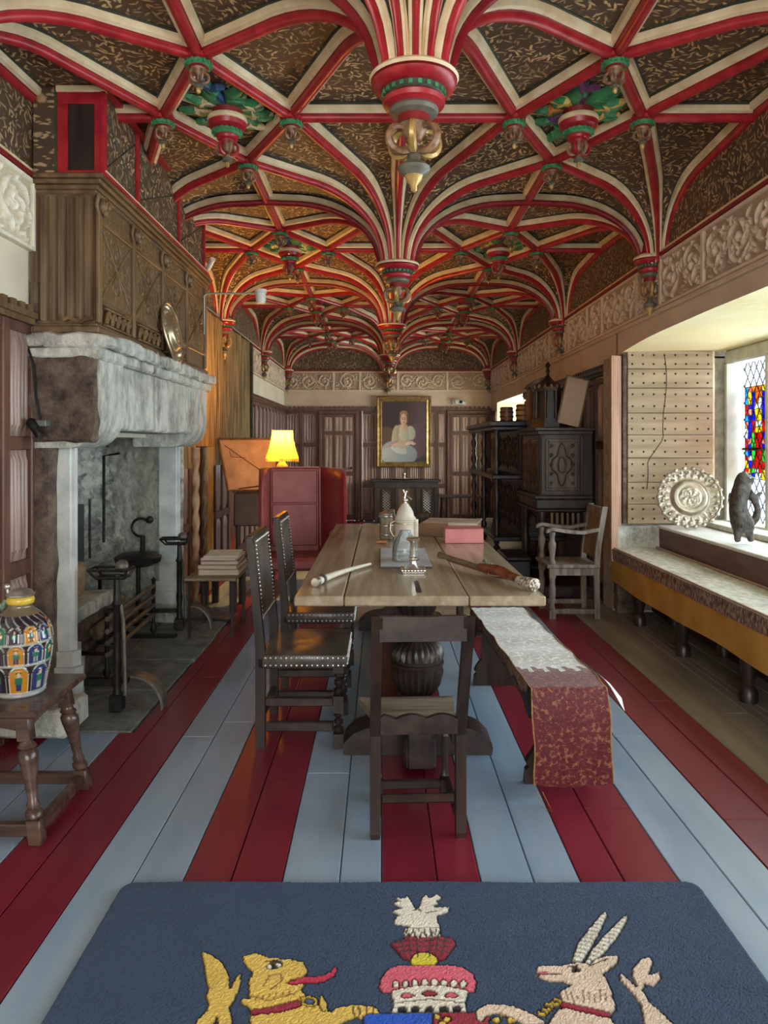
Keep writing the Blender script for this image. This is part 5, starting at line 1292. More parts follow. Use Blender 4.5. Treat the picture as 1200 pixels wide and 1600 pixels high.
def paint_portrait(U, V):
    """U, V in 0..1; V up"""
    C = np.zeros(U.shape+(3,)); C[:] = (.055, .028, .026)
    C += (.03*np.sin(U*5)*np.cos(V*4))[..., None]*np.array((1, .8, .9))
    C = np.clip(C, .02, 1)
    def ell(cx, cy, rx, ry, col, ang=0, soft=.12):
        ca, sa = math.cos(ang), math.sin(ang); dx, dy = U-cx, (V-cy)
        x, y = dx*ca+dy*sa, -dx*sa+dy*ca
        d = (x/rx)**2+(y/ry)**2; a = np.clip((1+soft-d)/(2*soft), 0, 1)[..., None]
        sh = (1-.25*np.clip((U-cx)/rx, -1, 1))[..., None]
        C[:] = C*(1-a)+np.array(col)*sh*a
    ell(.10, .42, .22, .16, (.13, .07, .04)); ell(.82, .35, .2, .3, (.10, .05, .07))
    ell(.30, .14, .34, .21, (.42, .45, .40)); ell(.55, .12, .25, .16, (.30, .34, .36)); ell(.16, .18, .22, .08, (.50, .52, .48), .5); ell(.38, .22, .2, .08, (.58, .60, .54), -.3)
    ell(.45, .42, .20, .20, (.50, .42, .28)); ell(.31, .42, .085, .19, (.52, .42, .26), -.15); ell(.66, .48, .10, .12, (.44, .44, .32), .4)
    ell(.50, .52, .10, .14, (.60, .40, .28)); ell(.50, .44, .12, .09, (.50, .48, .34)); ell(.22, .29, .16, .035, (.50, .33, .36), .35); ell(.42, .29, .20, .035, (.62, .42, .30), .08); ell(.62, .31, .10, .03, (.66, .46, .34), .2); ell(.72, .30, .05, .02, (.6, .42, .36))
    ell(.50, .72, .105, .12, (.22, .07, .02)); ell(.50, .80, .095, .05, (.30, .17, .09)); ell(.495, .70, .072, .098, (.66, .42, .26)); ell(.50, .60, .045, .06, (.60, .38, .25))
    for x in (.467, .523): ell(x, .712, .014, .008, (.06, .03, .02)); ell(x, .732, .02, .004, (.2, .1, .05))
    ell(.497, .685, .006, .02, (.50, .26, .16)); ell(.497, .655, .022, .007, (.48, .09, .07))
    return C
def painted_sheet(W_, H_, fn, nu, nv, thick):
    u = np.linspace(0, 1, nu+1); v = np.linspace(0, 1, nv+1); U, V = np.meshgrid(u, v, indexing='ij'); C = fn(U, V)
    mb = MB().grid([[((U[i, j]-.5)*W_, 0, V[i, j]*H_) for j in range(nv+1)] for i in range(nu+1)])
    return mb, C.reshape(-1, 3)
mb, cl = painted_sheet(WP-.20, HP-.20, paint_portrait, 90, 120, 0)
mb.tf(Matrix.Translation((0, -.01, .10)))
vmesh('canvas', mb, cl, mat_vcol('oil_paint', .45), pt, 0)
mb = MB()
def frame_sweep(mb, w, h, prof):
    """prof: (inset, y) list, mitred picture frame; origin bottom centre"""
    R = []
    for (ix, y) in prof:
        R.append([(-w/2+ix, y, ix), (w/2-ix, y, ix), (w/2-ix, y, h-ix), (-w/2+ix, y, h-ix)])
    vs = [p for r in R for p in r]; fs = []
    for i in range(len(prof)-1):
        for j in range(4): fs.append((i*4+j, i*4+(j+1) % 4, (i+1)*4+(j+1) % 4, (i+1)*4+j))
    mb.add(vs, fs)
frame_sweep(mb, WP, HP, [(0, .05), (0, -.03), (.02, -.05), (.035, -.045), (.05, -.02), (.085, -.03), (.105, -.006)])
obj('gilt_frame', mb, mat('gilt', (.34, .21, .07), (.58, .42, .20), (14, 14, 14), .35, .001, metal=.7), pt)
cm_ = empty('security_camera', (1.44, YF-.10, 2.20), 'small white security camera on the plaster above the right far door', 'camera')
obj('mount', MB().box(-.10, .02, .055, .10, .0, .10, ch=.01).tube([(-.04, .06, .06), (.0, 0, .05)], .016, 8), white_m, cm_, 40)
obj('camera_body', MB().lathe([(.0, -.10), (.045, -.10), (.05, -.05), (.05, .09), (.0, .10)], seg=14, M=Matrix.Rotation(math.radians(100), 4, 'Y')), white_m, cm_, 50, loc=(.05, -.04, .04))
obj('lens', MB().sphere((.05, -.10, .04), .03, 12, 8), iron, cm_, 50)
# rug under the table's far end
pr_m = brocade('patterned_rug_pile', (.50, .42, .30), (.36, .09, .08), (.24, .28, .28), 22, .1)
rg = empty('patterned_rug', (.25, 6.78, 0), 'pale patterned rug on the floor beyond the far end of the table', 'rug')
obj('pile', MB().box(-.52, .52, -.85, .85, .0, .012, ch=.004), pr_m, rg)
for s in (-1, 1): obj('border_strip', MB().box(-.52, .52, s*.80-.05, s*.80+.05, .012, .015), mat('rug_border', (.42, .38, .28), (.25, .22, .17), (40, 40, 40), .9), rg)

# ---------------------------------------------------------------- right-hand cabinets
def cab_panel(parent, x, y, z, w, h, face, m=None, lozenge=True):
    """carved raised panel; face 'x' looks to -x, 'y' looks to -y. (x, y, z) lower corner on the face"""
    mb = MB()
    def bx(u0, u1, d0, d1, z0, z1, c=.004):
        if face == 'y': mb.box(x+u0, x+u1, y-d1, y-d0, z+z0, z+z1, ch=c)
        else: mb.box(x-d1, x-d0, y+u0, y+u1, z+z0, z+z1, ch=c)
    bx(0, w, 0, .010, 0, h); bx(.02, w-.02, .010, .016, .02, .035); bx(.02, w-.02, .010, .016, h-.035, h-.02); bx(.02, .035, .010, .016, .02, h-.02); bx(w-.035, w-.02, .010, .016, .02, h-.02)
    if lozenge:
        c = []
        for i in range(24):
            a = 2*PI*i/24; k = 1+.25*math.cos(4*a); u, q = w/2+(w*.27)*k*math.cos(a), h/2+(h*.33)*k*math.sin(a)
            c.append((x+u, y-.014, z+q) if face == 'y' else (x-.014, y+u, z+q))
        mb.tube(c, .008, 6, closed=True)
        c = [((x+w/2+w*.12*math.cos(2*PI*i/12), y-.014, z+h/2+h*.16*math.sin(2*PI*i/12)) if face == 'y' else (x-.014, y+w/2+w*.12*math.cos(2*PI*i/12), z+h/2+h*.16*math.sin(2*PI*i/12))) for i in range(12)]
        mb.tube(c, .009, 6, closed=True)
        for su in (.16, .84):
            for sz in (.14, .32, .5, .68, .86):
                c = [((x+w*su+w*.07*(1-i/14)*math.cos(i*.8), y-.014, z+h*sz+w*.07*(1-i/14)*math.sin(i*.8)) if face == 'y' else (x-.014, y+w*su+w*.07*(1-i/14)*math.cos(i*.8), z+h*sz+w*.07*(1-i/14)*math.sin(i*.8))) for i in range(12)]
                mb.tube(c, .005, 4)
    return obj('carved_panel', mb, m or oak_dark, parent, 40)
black_oak = mat('blackened_oak', (.010, .009, .013), (.028, .022, .03), (16, 16, 3), .36, .001)
cabA = empty('black_cabinet', (0, 0, 0), 'blackened oak court cupboard with open turned galleries, farther of the right-hand cabinets', 'cabinet')
ax0, ax1, ay0, ay1 = 1.22, 1.98, 7.95, 10.0
obj('top', MB().box(ax0-.06, ax1, ay0-.06, ay1+.06, 1.64, 1.70, ch=.012).box(ax0-.03, ax1, ay0-.03, ay1+.03, 1.60, 1.64, ch=.008), black_oak, cabA)
obj('upper_body', MB().box(ax0+.28, ax1, ay0+.02, ay1-.05, 1.12, 1.60), black_oak, cabA)
obj('middle_shelf', MB().box(ax0-.03, ax1, ay0-.02, ay1+.02, 1.07, 1.12, ch=.01), black_oak, cabA)
obj('lower_body', MB().box(ax0+.30, ax1, ay0+.02, ay1-.05, .45, 1.07), black_oak, cabA)
obj('lower_shelf', MB().box(ax0-.01, ax1, ay0, ay1, .40, .45, ch=.01), black_oak, cabA)
obj('base', MB().box(ax0, ax1, ay0, ay1, .03, .14, ch=.01), black_oak, cabA)
tw = [(.03, 0), (.035, .03), (.02, .06), (.045, .14), (.02, .22), (.03, .25), (.02, .28), (.042, .36), (.02, .43), (.032, .47), (.032, .5)]
for (x, y) in ((ax0+.03, ay0+.04), (ax0+.03, ay1-.05), (ax0+.03, (ay0+ay1)/2)):
    for (z0_, z1_) in ((1.12, 1.60), (.45, 1.07), (.14, .40)):
        obj('turned_column', MB().lathe([(r, z0_+z*2*(z1_-z0_)) for r, z in tw], (x, y, 0), 14), black_oak, cabA, 50)
cab_panel(cabA, ax0+.30, ay0+.018, 1.15, .34, .42, 'y', oak_dark, True); cab_panel(cabA, ax0+.33, ay0+.018, .50, .32, .52, 'y', oak_dark, True)
for i in range(3):
    cab_panel(cabA, ax0+.278, ay0+.10+i*.62, 1.16, .54, .40, 'x', oak_dark); cab_panel(cabA, ax0+.298, ay0+.10+i*.62, .50, .54, .50, 'x', oak_dark)
cabB = empty('carved_cabinet', (0, 0, 0), 'carved brown oak cabinet on a pillared stand, nearer of the right-hand cabinets', 'cabinet')
bx0, bx1, by0, by1 = 1.50, 1.99, 6.95, 7.80
obj('cornice', MB().box(bx0-.06, bx1+.02, by0-.05, by1+.03, 1.575, 1.61, ch=.008).box(bx0-.03, bx1, by0-.03, by1+.02, 1.54, 1.578, ch=.006), oak_darkx, cabB)
obj('body', MB().box(bx0, bx1, by0, by1, .97, 1.54), oak_dark, cabB)
obj('drawer', MB().box(bx0-.04, bx1, by0-.015, by1+.01, .84, .93, ch=.008), oak_dark, cabB)
obj('waist_moulding', MB().box(bx0-.06, bx1, by0-.04, by1+.02, .93, .97, ch=.01).box(bx0-.055, bx1, by0-.03, by1+.02, .81, .84, ch=.01), oak_darkx, cabB)
brown_c = mat('carved_brown_oak', (.045, .026, .018), (.12, .075, .05), (22, 22, 4), .36, .003)
cab_panel(cabB, bx0+.05, by0, 1.01, .30, .49, 'y', brown_c)
for x in (bx0+.005, bx0+.37): obj('pilaster', MB().box(x, x+.035, by0-.02, by0, .98, 1.53, ch=.005), oak_dark, cabB)
for i in range(2): cab_panel(cabB, bx0, by0+.06+i*.40, 1.01, .34, .49, 'x', brown_c)
mb = MB()
for i in range(6): mb.sphere((bx0-.03, by0+.08+i*.14, .885), .018, 8, 6)
obj('drawer_knob', mb, oak_dark, cabB, 50)
for (x, y) in ((bx0+.02, by0+.03), (bx0+.02, by1-.05), (bx1-.06, by0+.03)):
    obj('pillar', MB().lathe([(.04, .12), (.045, .16), (.028, .2), (.035, .3), (.045, .42), (.04, .48), (.025, .52), (.03, .66), (.045, .72), (.045, .81)], (x, y, 0), 14), oak_dark, cabB, 50)
obj('plinth', MB().box(bx0-.05, bx1, by0-.04, by1+.02, 0, .12, ch=.01), oak_darkx, cabB)
obj('back_board', MB().box(bx1-.03, bx1, by0+.02, by1, .12, .81), black_oak, cabB)
mb = MB()
for i in range(7): mb.box(bx0+.10+i*.05, bx0+.125+i*.05, by0+.012, by0+.02, .64, .80, ch=.002)
obj('fluted_apron', mb, oak_mid, cabB)
# ornate carved shrine on top of the nearer cabinet
tr = empty('carved_shrine', (1.65, 7.30, 1.611), 'ornate carved oak shrine with a turret and finial on the nearer cabinet', 'shrine')
obj('base', MB().prism([(.19*math.cos(a), .19*math.sin(a)) for a in np.linspace(PI/8, 2*PI+PI/8, 9)[:-1]], 0, .05, 'z').prism([(.16*math.cos(a), .16*math.sin(a)) for a in np.linspace(PI/8, 2*PI+PI/8, 9)[:-1]], .05, .09, 'z'), oak_dark, tr)
obj('turret', MB().prism([(.115*math.cos(a), .115*math.sin(a)) for a in np.linspace(PI/8, 2*PI+PI/8, 9)[:-1]], .09, .36, 'z'), oak_dark, tr)
for i in range(8):
    a = PI/4*i+PI/8
    obj('buttress', MB().lathe([(.012, .09), (.018, .12), (.010, .2), (.018, .28), (.022, .36), (.012, .40), (.0, .45)], (.135*math.cos(a), .135*math.sin(a), 0), 8), oak_dark, tr, 50)
obj('canopy', MB().prism([(.155*math.cos(a), .155*math.sin(a)) for a in np.linspace(PI/8, 2*PI+PI/8, 9)[:-1]], .36, .40, 'z').lathe([(.15, .40), (.13, .43), (.07, .46), (.03, .50), (.012, .53), (.022, .56), (.012, .59), (.028, .62), (.0, .66)], seg=8), oak_dark, tr, 30)
mb = MB()
for i in range(16):
    a = 2*PI*i/16; mb.sphere((.155*math.cos(a), .155*math.sin(a), .405), .014, 6, 5, sq=(1, 1, 1.7))
obj('cresting', mb, oak_mid, tr, 50)
tr2 = empty('carved_casket', (1.66, 7.62, 1.611), 'carved oak casket with arched front behind the turreted shrine', 'casket')
obj('body', MB().box(-.13, .15, -.07, .15, 0, .42, ch=.01), oak_dark, tr2)
obj('lid', MB().prism([(-.16, .42), (.18, .42), (.15, .46), (.05, .52), (.01, .53), (-.03, .52), (-.13, .46)], -.09, .16, 'y'), oak_mid, tr2)
cab_panel(tr2, -.13, -.06, .05, .2, .32, 'x', oak_mid)
wb_ = [('leaning_panel', (1.93, 7.05, 1.611))]
lpn = empty('leaning_board', (1.80, 7.10, 1.636), 'tall pale parchment board leaning against the wall on the nearer cabinet', 'board', rot=(math.radians(-4), math.radians(13), 0))
obj('board', MB().box(-.10, .10, -.006, .006, 0, .46), mat('parchment', (.46, .33, .22), (.60, .46, .33), (3, 3, 3), .7), lpn); obj('board_edge', MB().box(-.115, -.10, -.012, .012, 0, .47, ch=.003).box(.10, .115, -.012, .012, 0, .47, ch=.003).box(-.115, .115, -.012, .012, .46, .475, ch=.003), oak_mid, lpn)
# little casks on the far cabinet
for i, (x, y, r, h, c) in enumerate(((1.42, 8.35, .075, .17, (.20, .08, .045)), (1.60, 8.3, .085, .20, (.40, .24, .08)))):
    k = empty('wooden_cask', (x, y, 1.701), ['small red-brown banded wooden cask on top of the black cabinet', 'yellowish banded wooden cask on top of the black cabinet, nearer the wall'][i], 'cask', group='casks on the black cabinet')
    obj('body', MB().lathe([(r*.85, 0), (r*.97, h*.25), (r, h*.5), (r*.97, h*.75), (r*.85, h), (0, h)], seg=18), mat('cask_'+'ab'[i], c, [q*1.4 for q in c], (24, 24, 3), .5), k, 50)
    for z in (.1, .35, .65, .9): obj('hoop', MB().lathe([(r*.93+.01*math.sin(PI*z), h*z-.008), (r*.96+.01*math.sin(PI*z), h*z-.008), (r*.96+.01*math.sin(PI*z), h*z+.008), (r*.93+.01*math.sin(PI*z), h*z+.008)], seg=18), oak_dark, k, 50)
# low dark stool and small chest in the shadow before the cabinets, far console table
st = empty('far_console', (1.42, 12.9, 0), 'low dark console table before the far right door', 'table')
obj('tabletop', MB().box(-.42, .42, -.18, .18, .52, .56, ch=.006), oak_darkx, st)
for x in (-.36, .36):
    for y in (-.13, .13): obj('leg', MB().lathe([(.03, 0), (.02, .1), (.035, .25), (.02, .4), (.03, .52)], (x, y, 0), 10), oak_dark, st, 40)
cs = empty('low_chest', (1.32, 7.25, 0), 'low dark studded coffer on the floor in front of the carved cabinet', 'chest')
obj('body', MB().box(-.12, .10, -.25, .25, .05, .34, ch=.01), black_oak, cs); obj('lid', MB().box(-.14, .11, -.27, .27, .34, .38, ch=.012), black_oak, cs); obj('base', MB().box(-.13, .105, -.26, .26, 0, .05), black_oak, cs)
obj('lock_plate', MB().box(-.128, -.12, -.04, .04, .22, .32), brass, cs)

# ---------------------------------------------------------------- armchair right of the table (faces -x)
ac = empty('oak_armchair', (1.62, 6.32, 0), 'pale worn oak armchair with open arms standing before the right wall', 'armchair')
D, Wd = .44, .40
for y in (-Wd/2, Wd/2):
    obj('arm_support', MB().lathe([(.02, .44), (.03, .46), (.018, .50), (.030, .58), (.032, .62), (.018, .66), (.026, .70), (.026, .72)], (-.20, y, 0), 12), oak_grey, ac, 50)
    mb = MB().box(-.225, -.175, y-.024, y+.024, 0, .07).box(-.225, -.175, y-.024, y+.024, .34, .44).lathe([(.018, .07), (.025, .09), (.018, .11), (.026, .16), (.030, .24), (.022, .30), (.026, .34)], (-.20, y, 0), 12)
    obj('leg', mb, oak_grey, ac, 40)
    mb = MB().rings([[(x-.022, y-.022, z), (x+.022, y-.022, z), (x+.022, y+.022, z), (x-.022, y+.022, z)] for x, z in ((.17, 0), (.165, .42), (.18, .6), (.235, .93))]); obj('leg', mb, oak_grey, ac)
    pth = [(-.25, .725), (-.20, .745), (-.08, .725), (.05, .715), (.20, .745)]
    mb = MB().rings([[(x, y-.028, z-.014), (x, y+.028, z-.014), (x, y+.028, z+.014), (x, y-.028, z+.014)] for x, z in pth]); obj('arm', mb, oak_grey, ac, 50)
    obj('stretcher', MB().box(-.18, .15, y-.014, y+.014, .04, .08, ch=.004), oak_grey, ac)
    obj('seat_rail', MB().box(-.19, .16, y-.014, y+.014, .36, .42), oak_grey, ac)
obj('seat', MB().box(-.25, .19, -Wd/2-.03, Wd/2+.03, .42, .45, ch=.006), oak_grey, ac)
mb = MB().rings([[(x-.01, -Wd/2+.02, z), (x+.01, -Wd/2+.02, z), (x+.01, Wd/2-.02, z), (x-.01, Wd/2-.02, z)] for x, z in ((.168, .5), (.18, .6), (.225, .88))]); obj('back_panel', mb, oak_mid, ac)
obj('stretcher', MB().box(-.215, -.19, -Wd/2+.02, Wd/2-.02, .04, .08), oak_grey, ac)
obj('crest_rail', MB().box(.20, .25, -Wd/2, Wd/2, .86, .92, ch=.008), oak_grey, ac)
pier = rough_box(2.02, 2.20, 6.28, 6.42, 0, .44, .02, n=.05, seed=71, freq=10)
tag(obj('stone_pier', pier, stone_dark, None, 40), 'rough carved stone pier under the far end of the window bench', 'pier', kind='structure')
# ---------------------------------------------------------------- things on the table (top at z = .78)
TZ = .781
def tx(px, py): Y = .67*1150/(py-694); return ((px-596)*Y/1150, Y)
# ivory horn
hn = empty('ivory_horn', (-.185, 3.735, TZ+.021), 'long pale ivory horn with a dark band lying at the left of the tabletop', 'horn')
A, B = Vector((-.125, -.285, .0)), Vector((.125, .285, -.006))
pt_ = [A.lerp(B, t)+Vector((-.018*math.sin(PI*t), .012*math.sin(PI*t), .0)) for t in np.linspace(0, 1, 16)]
obj('horn_body', MB().tube(pt_, lambda t: .0195-.0125*t, 10), ivory, hn, 60)
d = (pt_[1]-pt_[0]).normalized()
obj('metal_cap', MB().tube([A-d*.004, A+d*.03], .0205, 12), silver, hn, 50); obj('dark_band', MB().tube([A+d*.07, A+d*.10], .0200, 12), leather, hn, 50)
obj('ring', MB().tube([A+d*.085+Vector((.022*math.cos(a)*.5, 0.0, .012+.012*math.sin(a))) for a in np.linspace(0, 2*PI, 12)[:-1]], .003, 5, closed=True), iron, hn, 50)
# musket / blunderbuss
gu = empty('flintlock_gun', (.50, 3.80, TZ+.030), 'ornate old flintlock gun with inlaid butt lying across the right of the table', 'gun')
A, B = Vector((-.165, .40, .006)), Vector((.19, -.44, 0)); d = (B-A).normalized(); sd = Vector((-d.y, d.x, 0))
obj('barrel', MB().tube([A, A+d*.08, A+d*.48], lambda t: .0205-.006*min(1, t*3), 12), mat('gun_barrel', (.16, .12, .07), (.30, .24, .14), (20, 20, 20), .35, metal=.6), gu, 50)
mb = MB().tube([A+d*(.10+.36*t)+Vector((0, 0, -.008)) for t in np.linspace(0, 1, 5)], lambda t: .013, 8)
mb.tube([A+d*(.44+.36*t)+sd*(.018*math.sin(PI*t))+Vector((0, 0, .002)) for t in np.linspace(0, 1, 9)], lambda t: .020+.012*math.sin(PI*min(1, t*1.3)), 10)
obj('stock', mb, mat('gun_stock', (.12, .028, .012), (.24, .06, .025), (30, 30, 30), .25), gu, 60)
mb = MB().tube([A+d*.79, A+d*.84, A+d*.93], lambda t: .018+.012*t, 12); obj('inlaid_butt', mb, mat('inlay', (.12, .09, .07), (.72, .68, .58), (90, 90, 90), .35, lo=.46, hi=.54), gu, 50)
mb = MB().box(-.03, .05, -.006, .006, -.01, .018, ch=.003).tube([(.0, .004, .015), (-.01, .008, .035), (-.028, .008, .045), (-.035, .006, .035)], .006, 6).tube([(.03, .006, .014), (.035, .008, .036), (.05, .006, .036)], .005, 6).sphere((.012, .01, .028), .010, 8, 6)
mb.tf(Matrix.Translation(A+d*.50) @ Matrix.Rotation(math.atan2(d.y, d.x), 4, 'Z')); obj('flint_lock', mb, iron_g, gu, 50)
mb = MB().tube([A+d*(.56+.0*t)+sd*-.02+d*.10*t+sd*(-.022*math.sin(PI*t))+Vector((0, 0, -.006)) for t in np.linspace(0, 1, 8)], .003, 5); obj('trigger_guard', mb, brass, gu, 50)
# display board with pale print under the glass
bp = empty('display_sheet', (.13, 4.32, TZ), 'pale blue-white backing board lying under the glass dome in the middle of the table', 'board')
obj('sheet', MB().box(-.135, .145, -.36, .36, 0, .008), mat('blue_white_card', (.50, .58, .66), (.62, .68, .74), (8, 8, 8), .3), bp)
obj('edge_strip', MB().box(-.137, .147, -.363, -.36, -.0005, .010).box(-.139, -.135, -.36, .36, -.0005, .010), iron, bp)
# glass dome
gd = empty('glass_dome', (.135, 4.19, TZ+.0085), 'clear glass dome over a small coil, standing on the pale backing board', 'glass dome')
m, nt, b = _new('dome_glass'); L = nt.links; nt.nodes.remove(b)
t_ = N(nt, 'ShaderNodeBsdfTransparent', Color=(.86, .92, .94, 1)); g_ = N(nt, 'ShaderNodeBsdfGlossy', Roughness=.04); fr_ = N(nt, 'ShaderNodeLayerWeight', Blend=.35)
df = N(nt, 'ShaderNodeBsdfDiffuse', Color=(.75, .85, .87, 1)); m1 = N(nt, 'ShaderNodeMixShader', Fac=.25); L.new(t_.outputs[0], m1.inputs[1]); L.new(df.outputs[0], m1.inputs[2])
mx = N(nt, 'ShaderNodeMixShader'); L.new(fr_.outputs['Fresnel'], mx.inputs[0]); L.new(m1.outputs[0], mx.inputs[1]); L.new(g_.outputs[0], mx.inputs[2]); L.new(mx.outputs[0], nt.nodes['Material Output'].inputs[0])
obj('dome', MB().lathe([(.074, 0), (.074, .05), (.068, .09), (.05, .13), (.034, .155), (.03, .17), (.0, .172)], seg=32), m, gd, 60)
obj('base_ring', MB().lathe([(.0, 0), (.078, 0), (.080, .006), (.074, .010), (.0, .010)], seg=32), silver, gd, 50)
obj('coil', MB().tube([(.04*math.cos(a), .04*math.sin(a), .012+.004*a) for a in np.linspace(0, 12, 60)], .004, 6), iron_g, gd, 60)
# silver candlestick
cd = empty('candlestick', (.166, 3.86, TZ), 'short silver candlestick with square ornate foot before the glass dome', 'candlestick')
obj('foot', MB().box(-.058, .058, -.058, .058, 0, .008, ch=.003).box(-.05, .05, -.05, .05, .008, .022, ch=.006), silver, cd)
mb = MB()
for i in range(28):
    t = i/28*4; s_ = int(t); f = (t-s_)*2-1; x, y = [(f, -1), (1, f), (-f, 1), (-1, -f)][s_]; mb.sphere((x*.057, y*.057, .014), .008, 6, 5)
obj('gadroon', mb, silver, cd, 50)
obj('stem', MB().lathe([(.03, .022), (.02, .035), (.016, .045), (.016, .06), (.026, .068), (.026, .073), (.016, .08), (.0155, .15), (.02, .158), (.034, .166), (.036, .176), (.028, .18), (.0, .181)], seg=24, flute=(8, .07, .08, .15)), silver, cd, 50)
# domed tankard with a finial figure
tk = empty('domed_tankard', (.165, 5.12, TZ), 'tall pale domed tankard topped with a small figure, behind the glass dome', 'tankard')
obj('body', MB().lathe([(.0, 0), (.078, 0), (.08, .012), (.072, .022), (.072, .13), (.076, .136), (.076, .142), (.068, .148), (.0, .148)], seg=32), ivory, tk, 50)
obj('lid', MB().lathe([(.074, .148), (.075, .158), (.062, .17), (.055, .20), (.036, .235), (.03, .24), (.026, .25), (.012, .262), (.0, .264)], seg=32), mat('lid_ivory', (.66, .60, .48), (.82, .78, .68), (12, 12, 12), .35), tk, 50)
mb = MB().sphere((0, 0, .278), .017, 10, 8, sq=(1.2, .8, 1)).tube([(0, 0, .26), (-.004, 0, .30), (.004, 0, .33)], lambda t: .011-.004*t, 8).sphere((.006, 0, .338), .011, 8, 6).tube([(.0, 0, .315), (.03, -.003, .30), (.045, 0, .285)], .005, 6).tube([(0, 0, .312), (-.02, 0, .30)], .005, 6).tube([(-.004, 0, .33), (-.014, 0, .352)], .005, 6)
obj('finial_figure', mb, silver, tk, 60)
obj('handle', MB().tube([(-.07, 0, .135), (-.10, 0, .12), (-.105, 0, .07), (-.085, 0, .03), (-.072, 0, .03)], .008, 8), brass, tk, 60)
obj('band', MB().lathe([(.073, .118), (.0755, .12), (.0755, .126), (.073, .128)], seg=32), brass, tk, 50)
obj('roll', MB().tube([(.072, -.03, .0), (.072, -.03, .15)], .018, 12), paper, tk, 50)
t2 = empty('barrel_tankard', (.035, 5.24, TZ), 'small dull wooden barrel tankard standing left of the domed tankard', 'tankard')
obj('body', MB().lathe([(.0, 0), (.052, 0), (.05, .04), (.048, .12), (.05, .17), (.0, .17)], seg=20), mat('tankard_wood', (.20, .16, .10), (.36, .31, .22), (30, 30, 4), .5), t2, 50)
for z in (.02, .085, .15): obj('hoop', MB().lathe([(.0515, z), (.0535, z+.002), (.0535, z+.012), (.0515, z+.014)], seg=20), pewter, t2, 50)
obj('lid', MB().lathe([(.053, .17), (.054, .178), (.03, .188), (.012, .20), (.0, .205)], seg=20), pewter, t2, 50)
obj('ornament', MB().sphere((.04, -.02, .198), .013, 8, 6).tube([(.02, -.03, .19), (.05, -.03, .205), (.062, -.02, .15)], .008, 6), brass, t2, 50)
tag(obj('wooden_gavel', MB().tube([(-.03, 0, .016), (.035, .0, .016)], .014, 10), mat('cherry_wood', (.26, .08, .03), (.36, .13, .05), (9, 9, 9), .3), None, 50, loc=(.0, 4.92, TZ)), 'small red-brown wooden piece on the table left of the tankards', 'block')
# books
def book(name, loc, w, d, h, lab, cm, pm_, rz):
    b = empty(name, loc, lab, 'book', rz)
    obj('cover', MB().box(-w/2, w/2, -d/2, d/2, 0, .006, ch=.002).box(-w/2, w/2, -d/2, d/2, h-.006, h, ch=.002).box(-w/2, w/2, -d/2, -d/2+.006, .0, h, ch=.002), cm, b)
    obj('pages', MB().box(-w/2+.008, w/2-.008, -d/2+.006, d/2-.01, .006, h-.006), pm_, b); return b
book('thick_book', (.53, 5.46, TZ), .40, .30, .105, 'thick old brown bound volume behind the pink book on the table', mat('pale_vellum', (.40, .30, .22), (.60, .50, .42), (6, 6, 6), .5), mat('brown_fore_edge', (.16, .085, .035), (.24, .13, .06), (3, 3, 80), .6), math.radians(-14))
obj('brown_end', MB().box(-.215, -.012, -.158, -.150, .004, .10), mat('brown_end', (.15, .075, .03), (.22, .12, .05), (3, 3, 60), .5), bpy.data.objects['thick_book'])
book('pink_book', (.555, 5.05, TZ), .26, .18, .10, 'thick closed book with faded pink-red cover on the right of the table', mat('pink_cover', (.52, .15, .15), (.62, .22, .21), (8, 8, 8), .45), mat('pink_pages', (.55, .30, .26), (.66, .45, .40), (3, 3, 90), .7), math.radians(2))

# ---------------------------------------------------------------- dark beast figure on the sill
fig_m = mat('dark_bronze', (.045, .038, .034), (.12, .105, .095), (34, 34, 34), .5, .004, metal=.3)
def skin_body(name, pts, edges, m, parent, sub=2):
    me = bpy.data.meshes.new(name); me.from_pydata([p[:3] for p in pts], edges, []); me.materials.append(m)
    o = link(name, me, parent)
    sk = o.modifiers.new('skin', 'SKIN'); sv = me.skin_vertices[0].data if me.skin_vertices else None
    if sv is None:
        bm = bmesh.new(); bm.from_mesh(me); bm.verts.layers.skin.verify(); bm.to_mesh(me); bm.free(); sv = me.skin_vertices[0].data
    for v, p in zip(sv, pts): v.radius = (p[3], p[4] if len(p) > 4 else p[3])
    sv[0].use_root = True; sk.use_smooth_shade = True; sk.branch_smoothing = .6
    ss = o.modifiers.new('sub', 'SUBSURF'); ss.levels = sub; ss.render_levels = sub
    return o
be = empty('beast_statuette', (2.53, 5.15, .750), 'dark bronze statuette of a standing beast with curved forelegs on the sill', 'statuette', rz=math.radians(8))
pts = [(0, 0, .145, .105), (-.03, 0, .20, .088), (-.05, 0, .27, .072), (-.035, 0, .345, .082), (-.01, 0, .41, .066), (.0, -.005, .455, .066), (.035, -.02, .45, .044), (.066, -.03, .44, .026),
       (-.042, 0, .095, .034), (-.045, 0, .045, .022), (-.045, -.012, .014, .024), (.05, .0, .095, .034), (.055, 0, .045, .021), (.055, -.012, .014, .024),
       (.035, -.03, .345, .036), (.072, -.04, .30, .028), (.088, -.04, .24, .026), (.078, -.03, .18, .030),
       (.045, -.015, .140, .036), (-.03, .012, .50, .016), (.022, .012, .505, .016), (.088, -.045, .355, .013), (.112, -.05, .362, .009)]
edges = [(0, 1), (1, 2), (2, 3), (3, 4), (4, 5), (5, 6), (6, 7), (0, 8), (8, 9), (9, 10), (0, 11), (11, 12), (12, 13), (3, 14), (14, 15), (15, 16), (16, 17), (17, 18), (18, 0), (5, 19), (5, 20), (15, 21), (21, 22)]
skin_body('body', pts, edges, fig_m, be)
mb = MB()
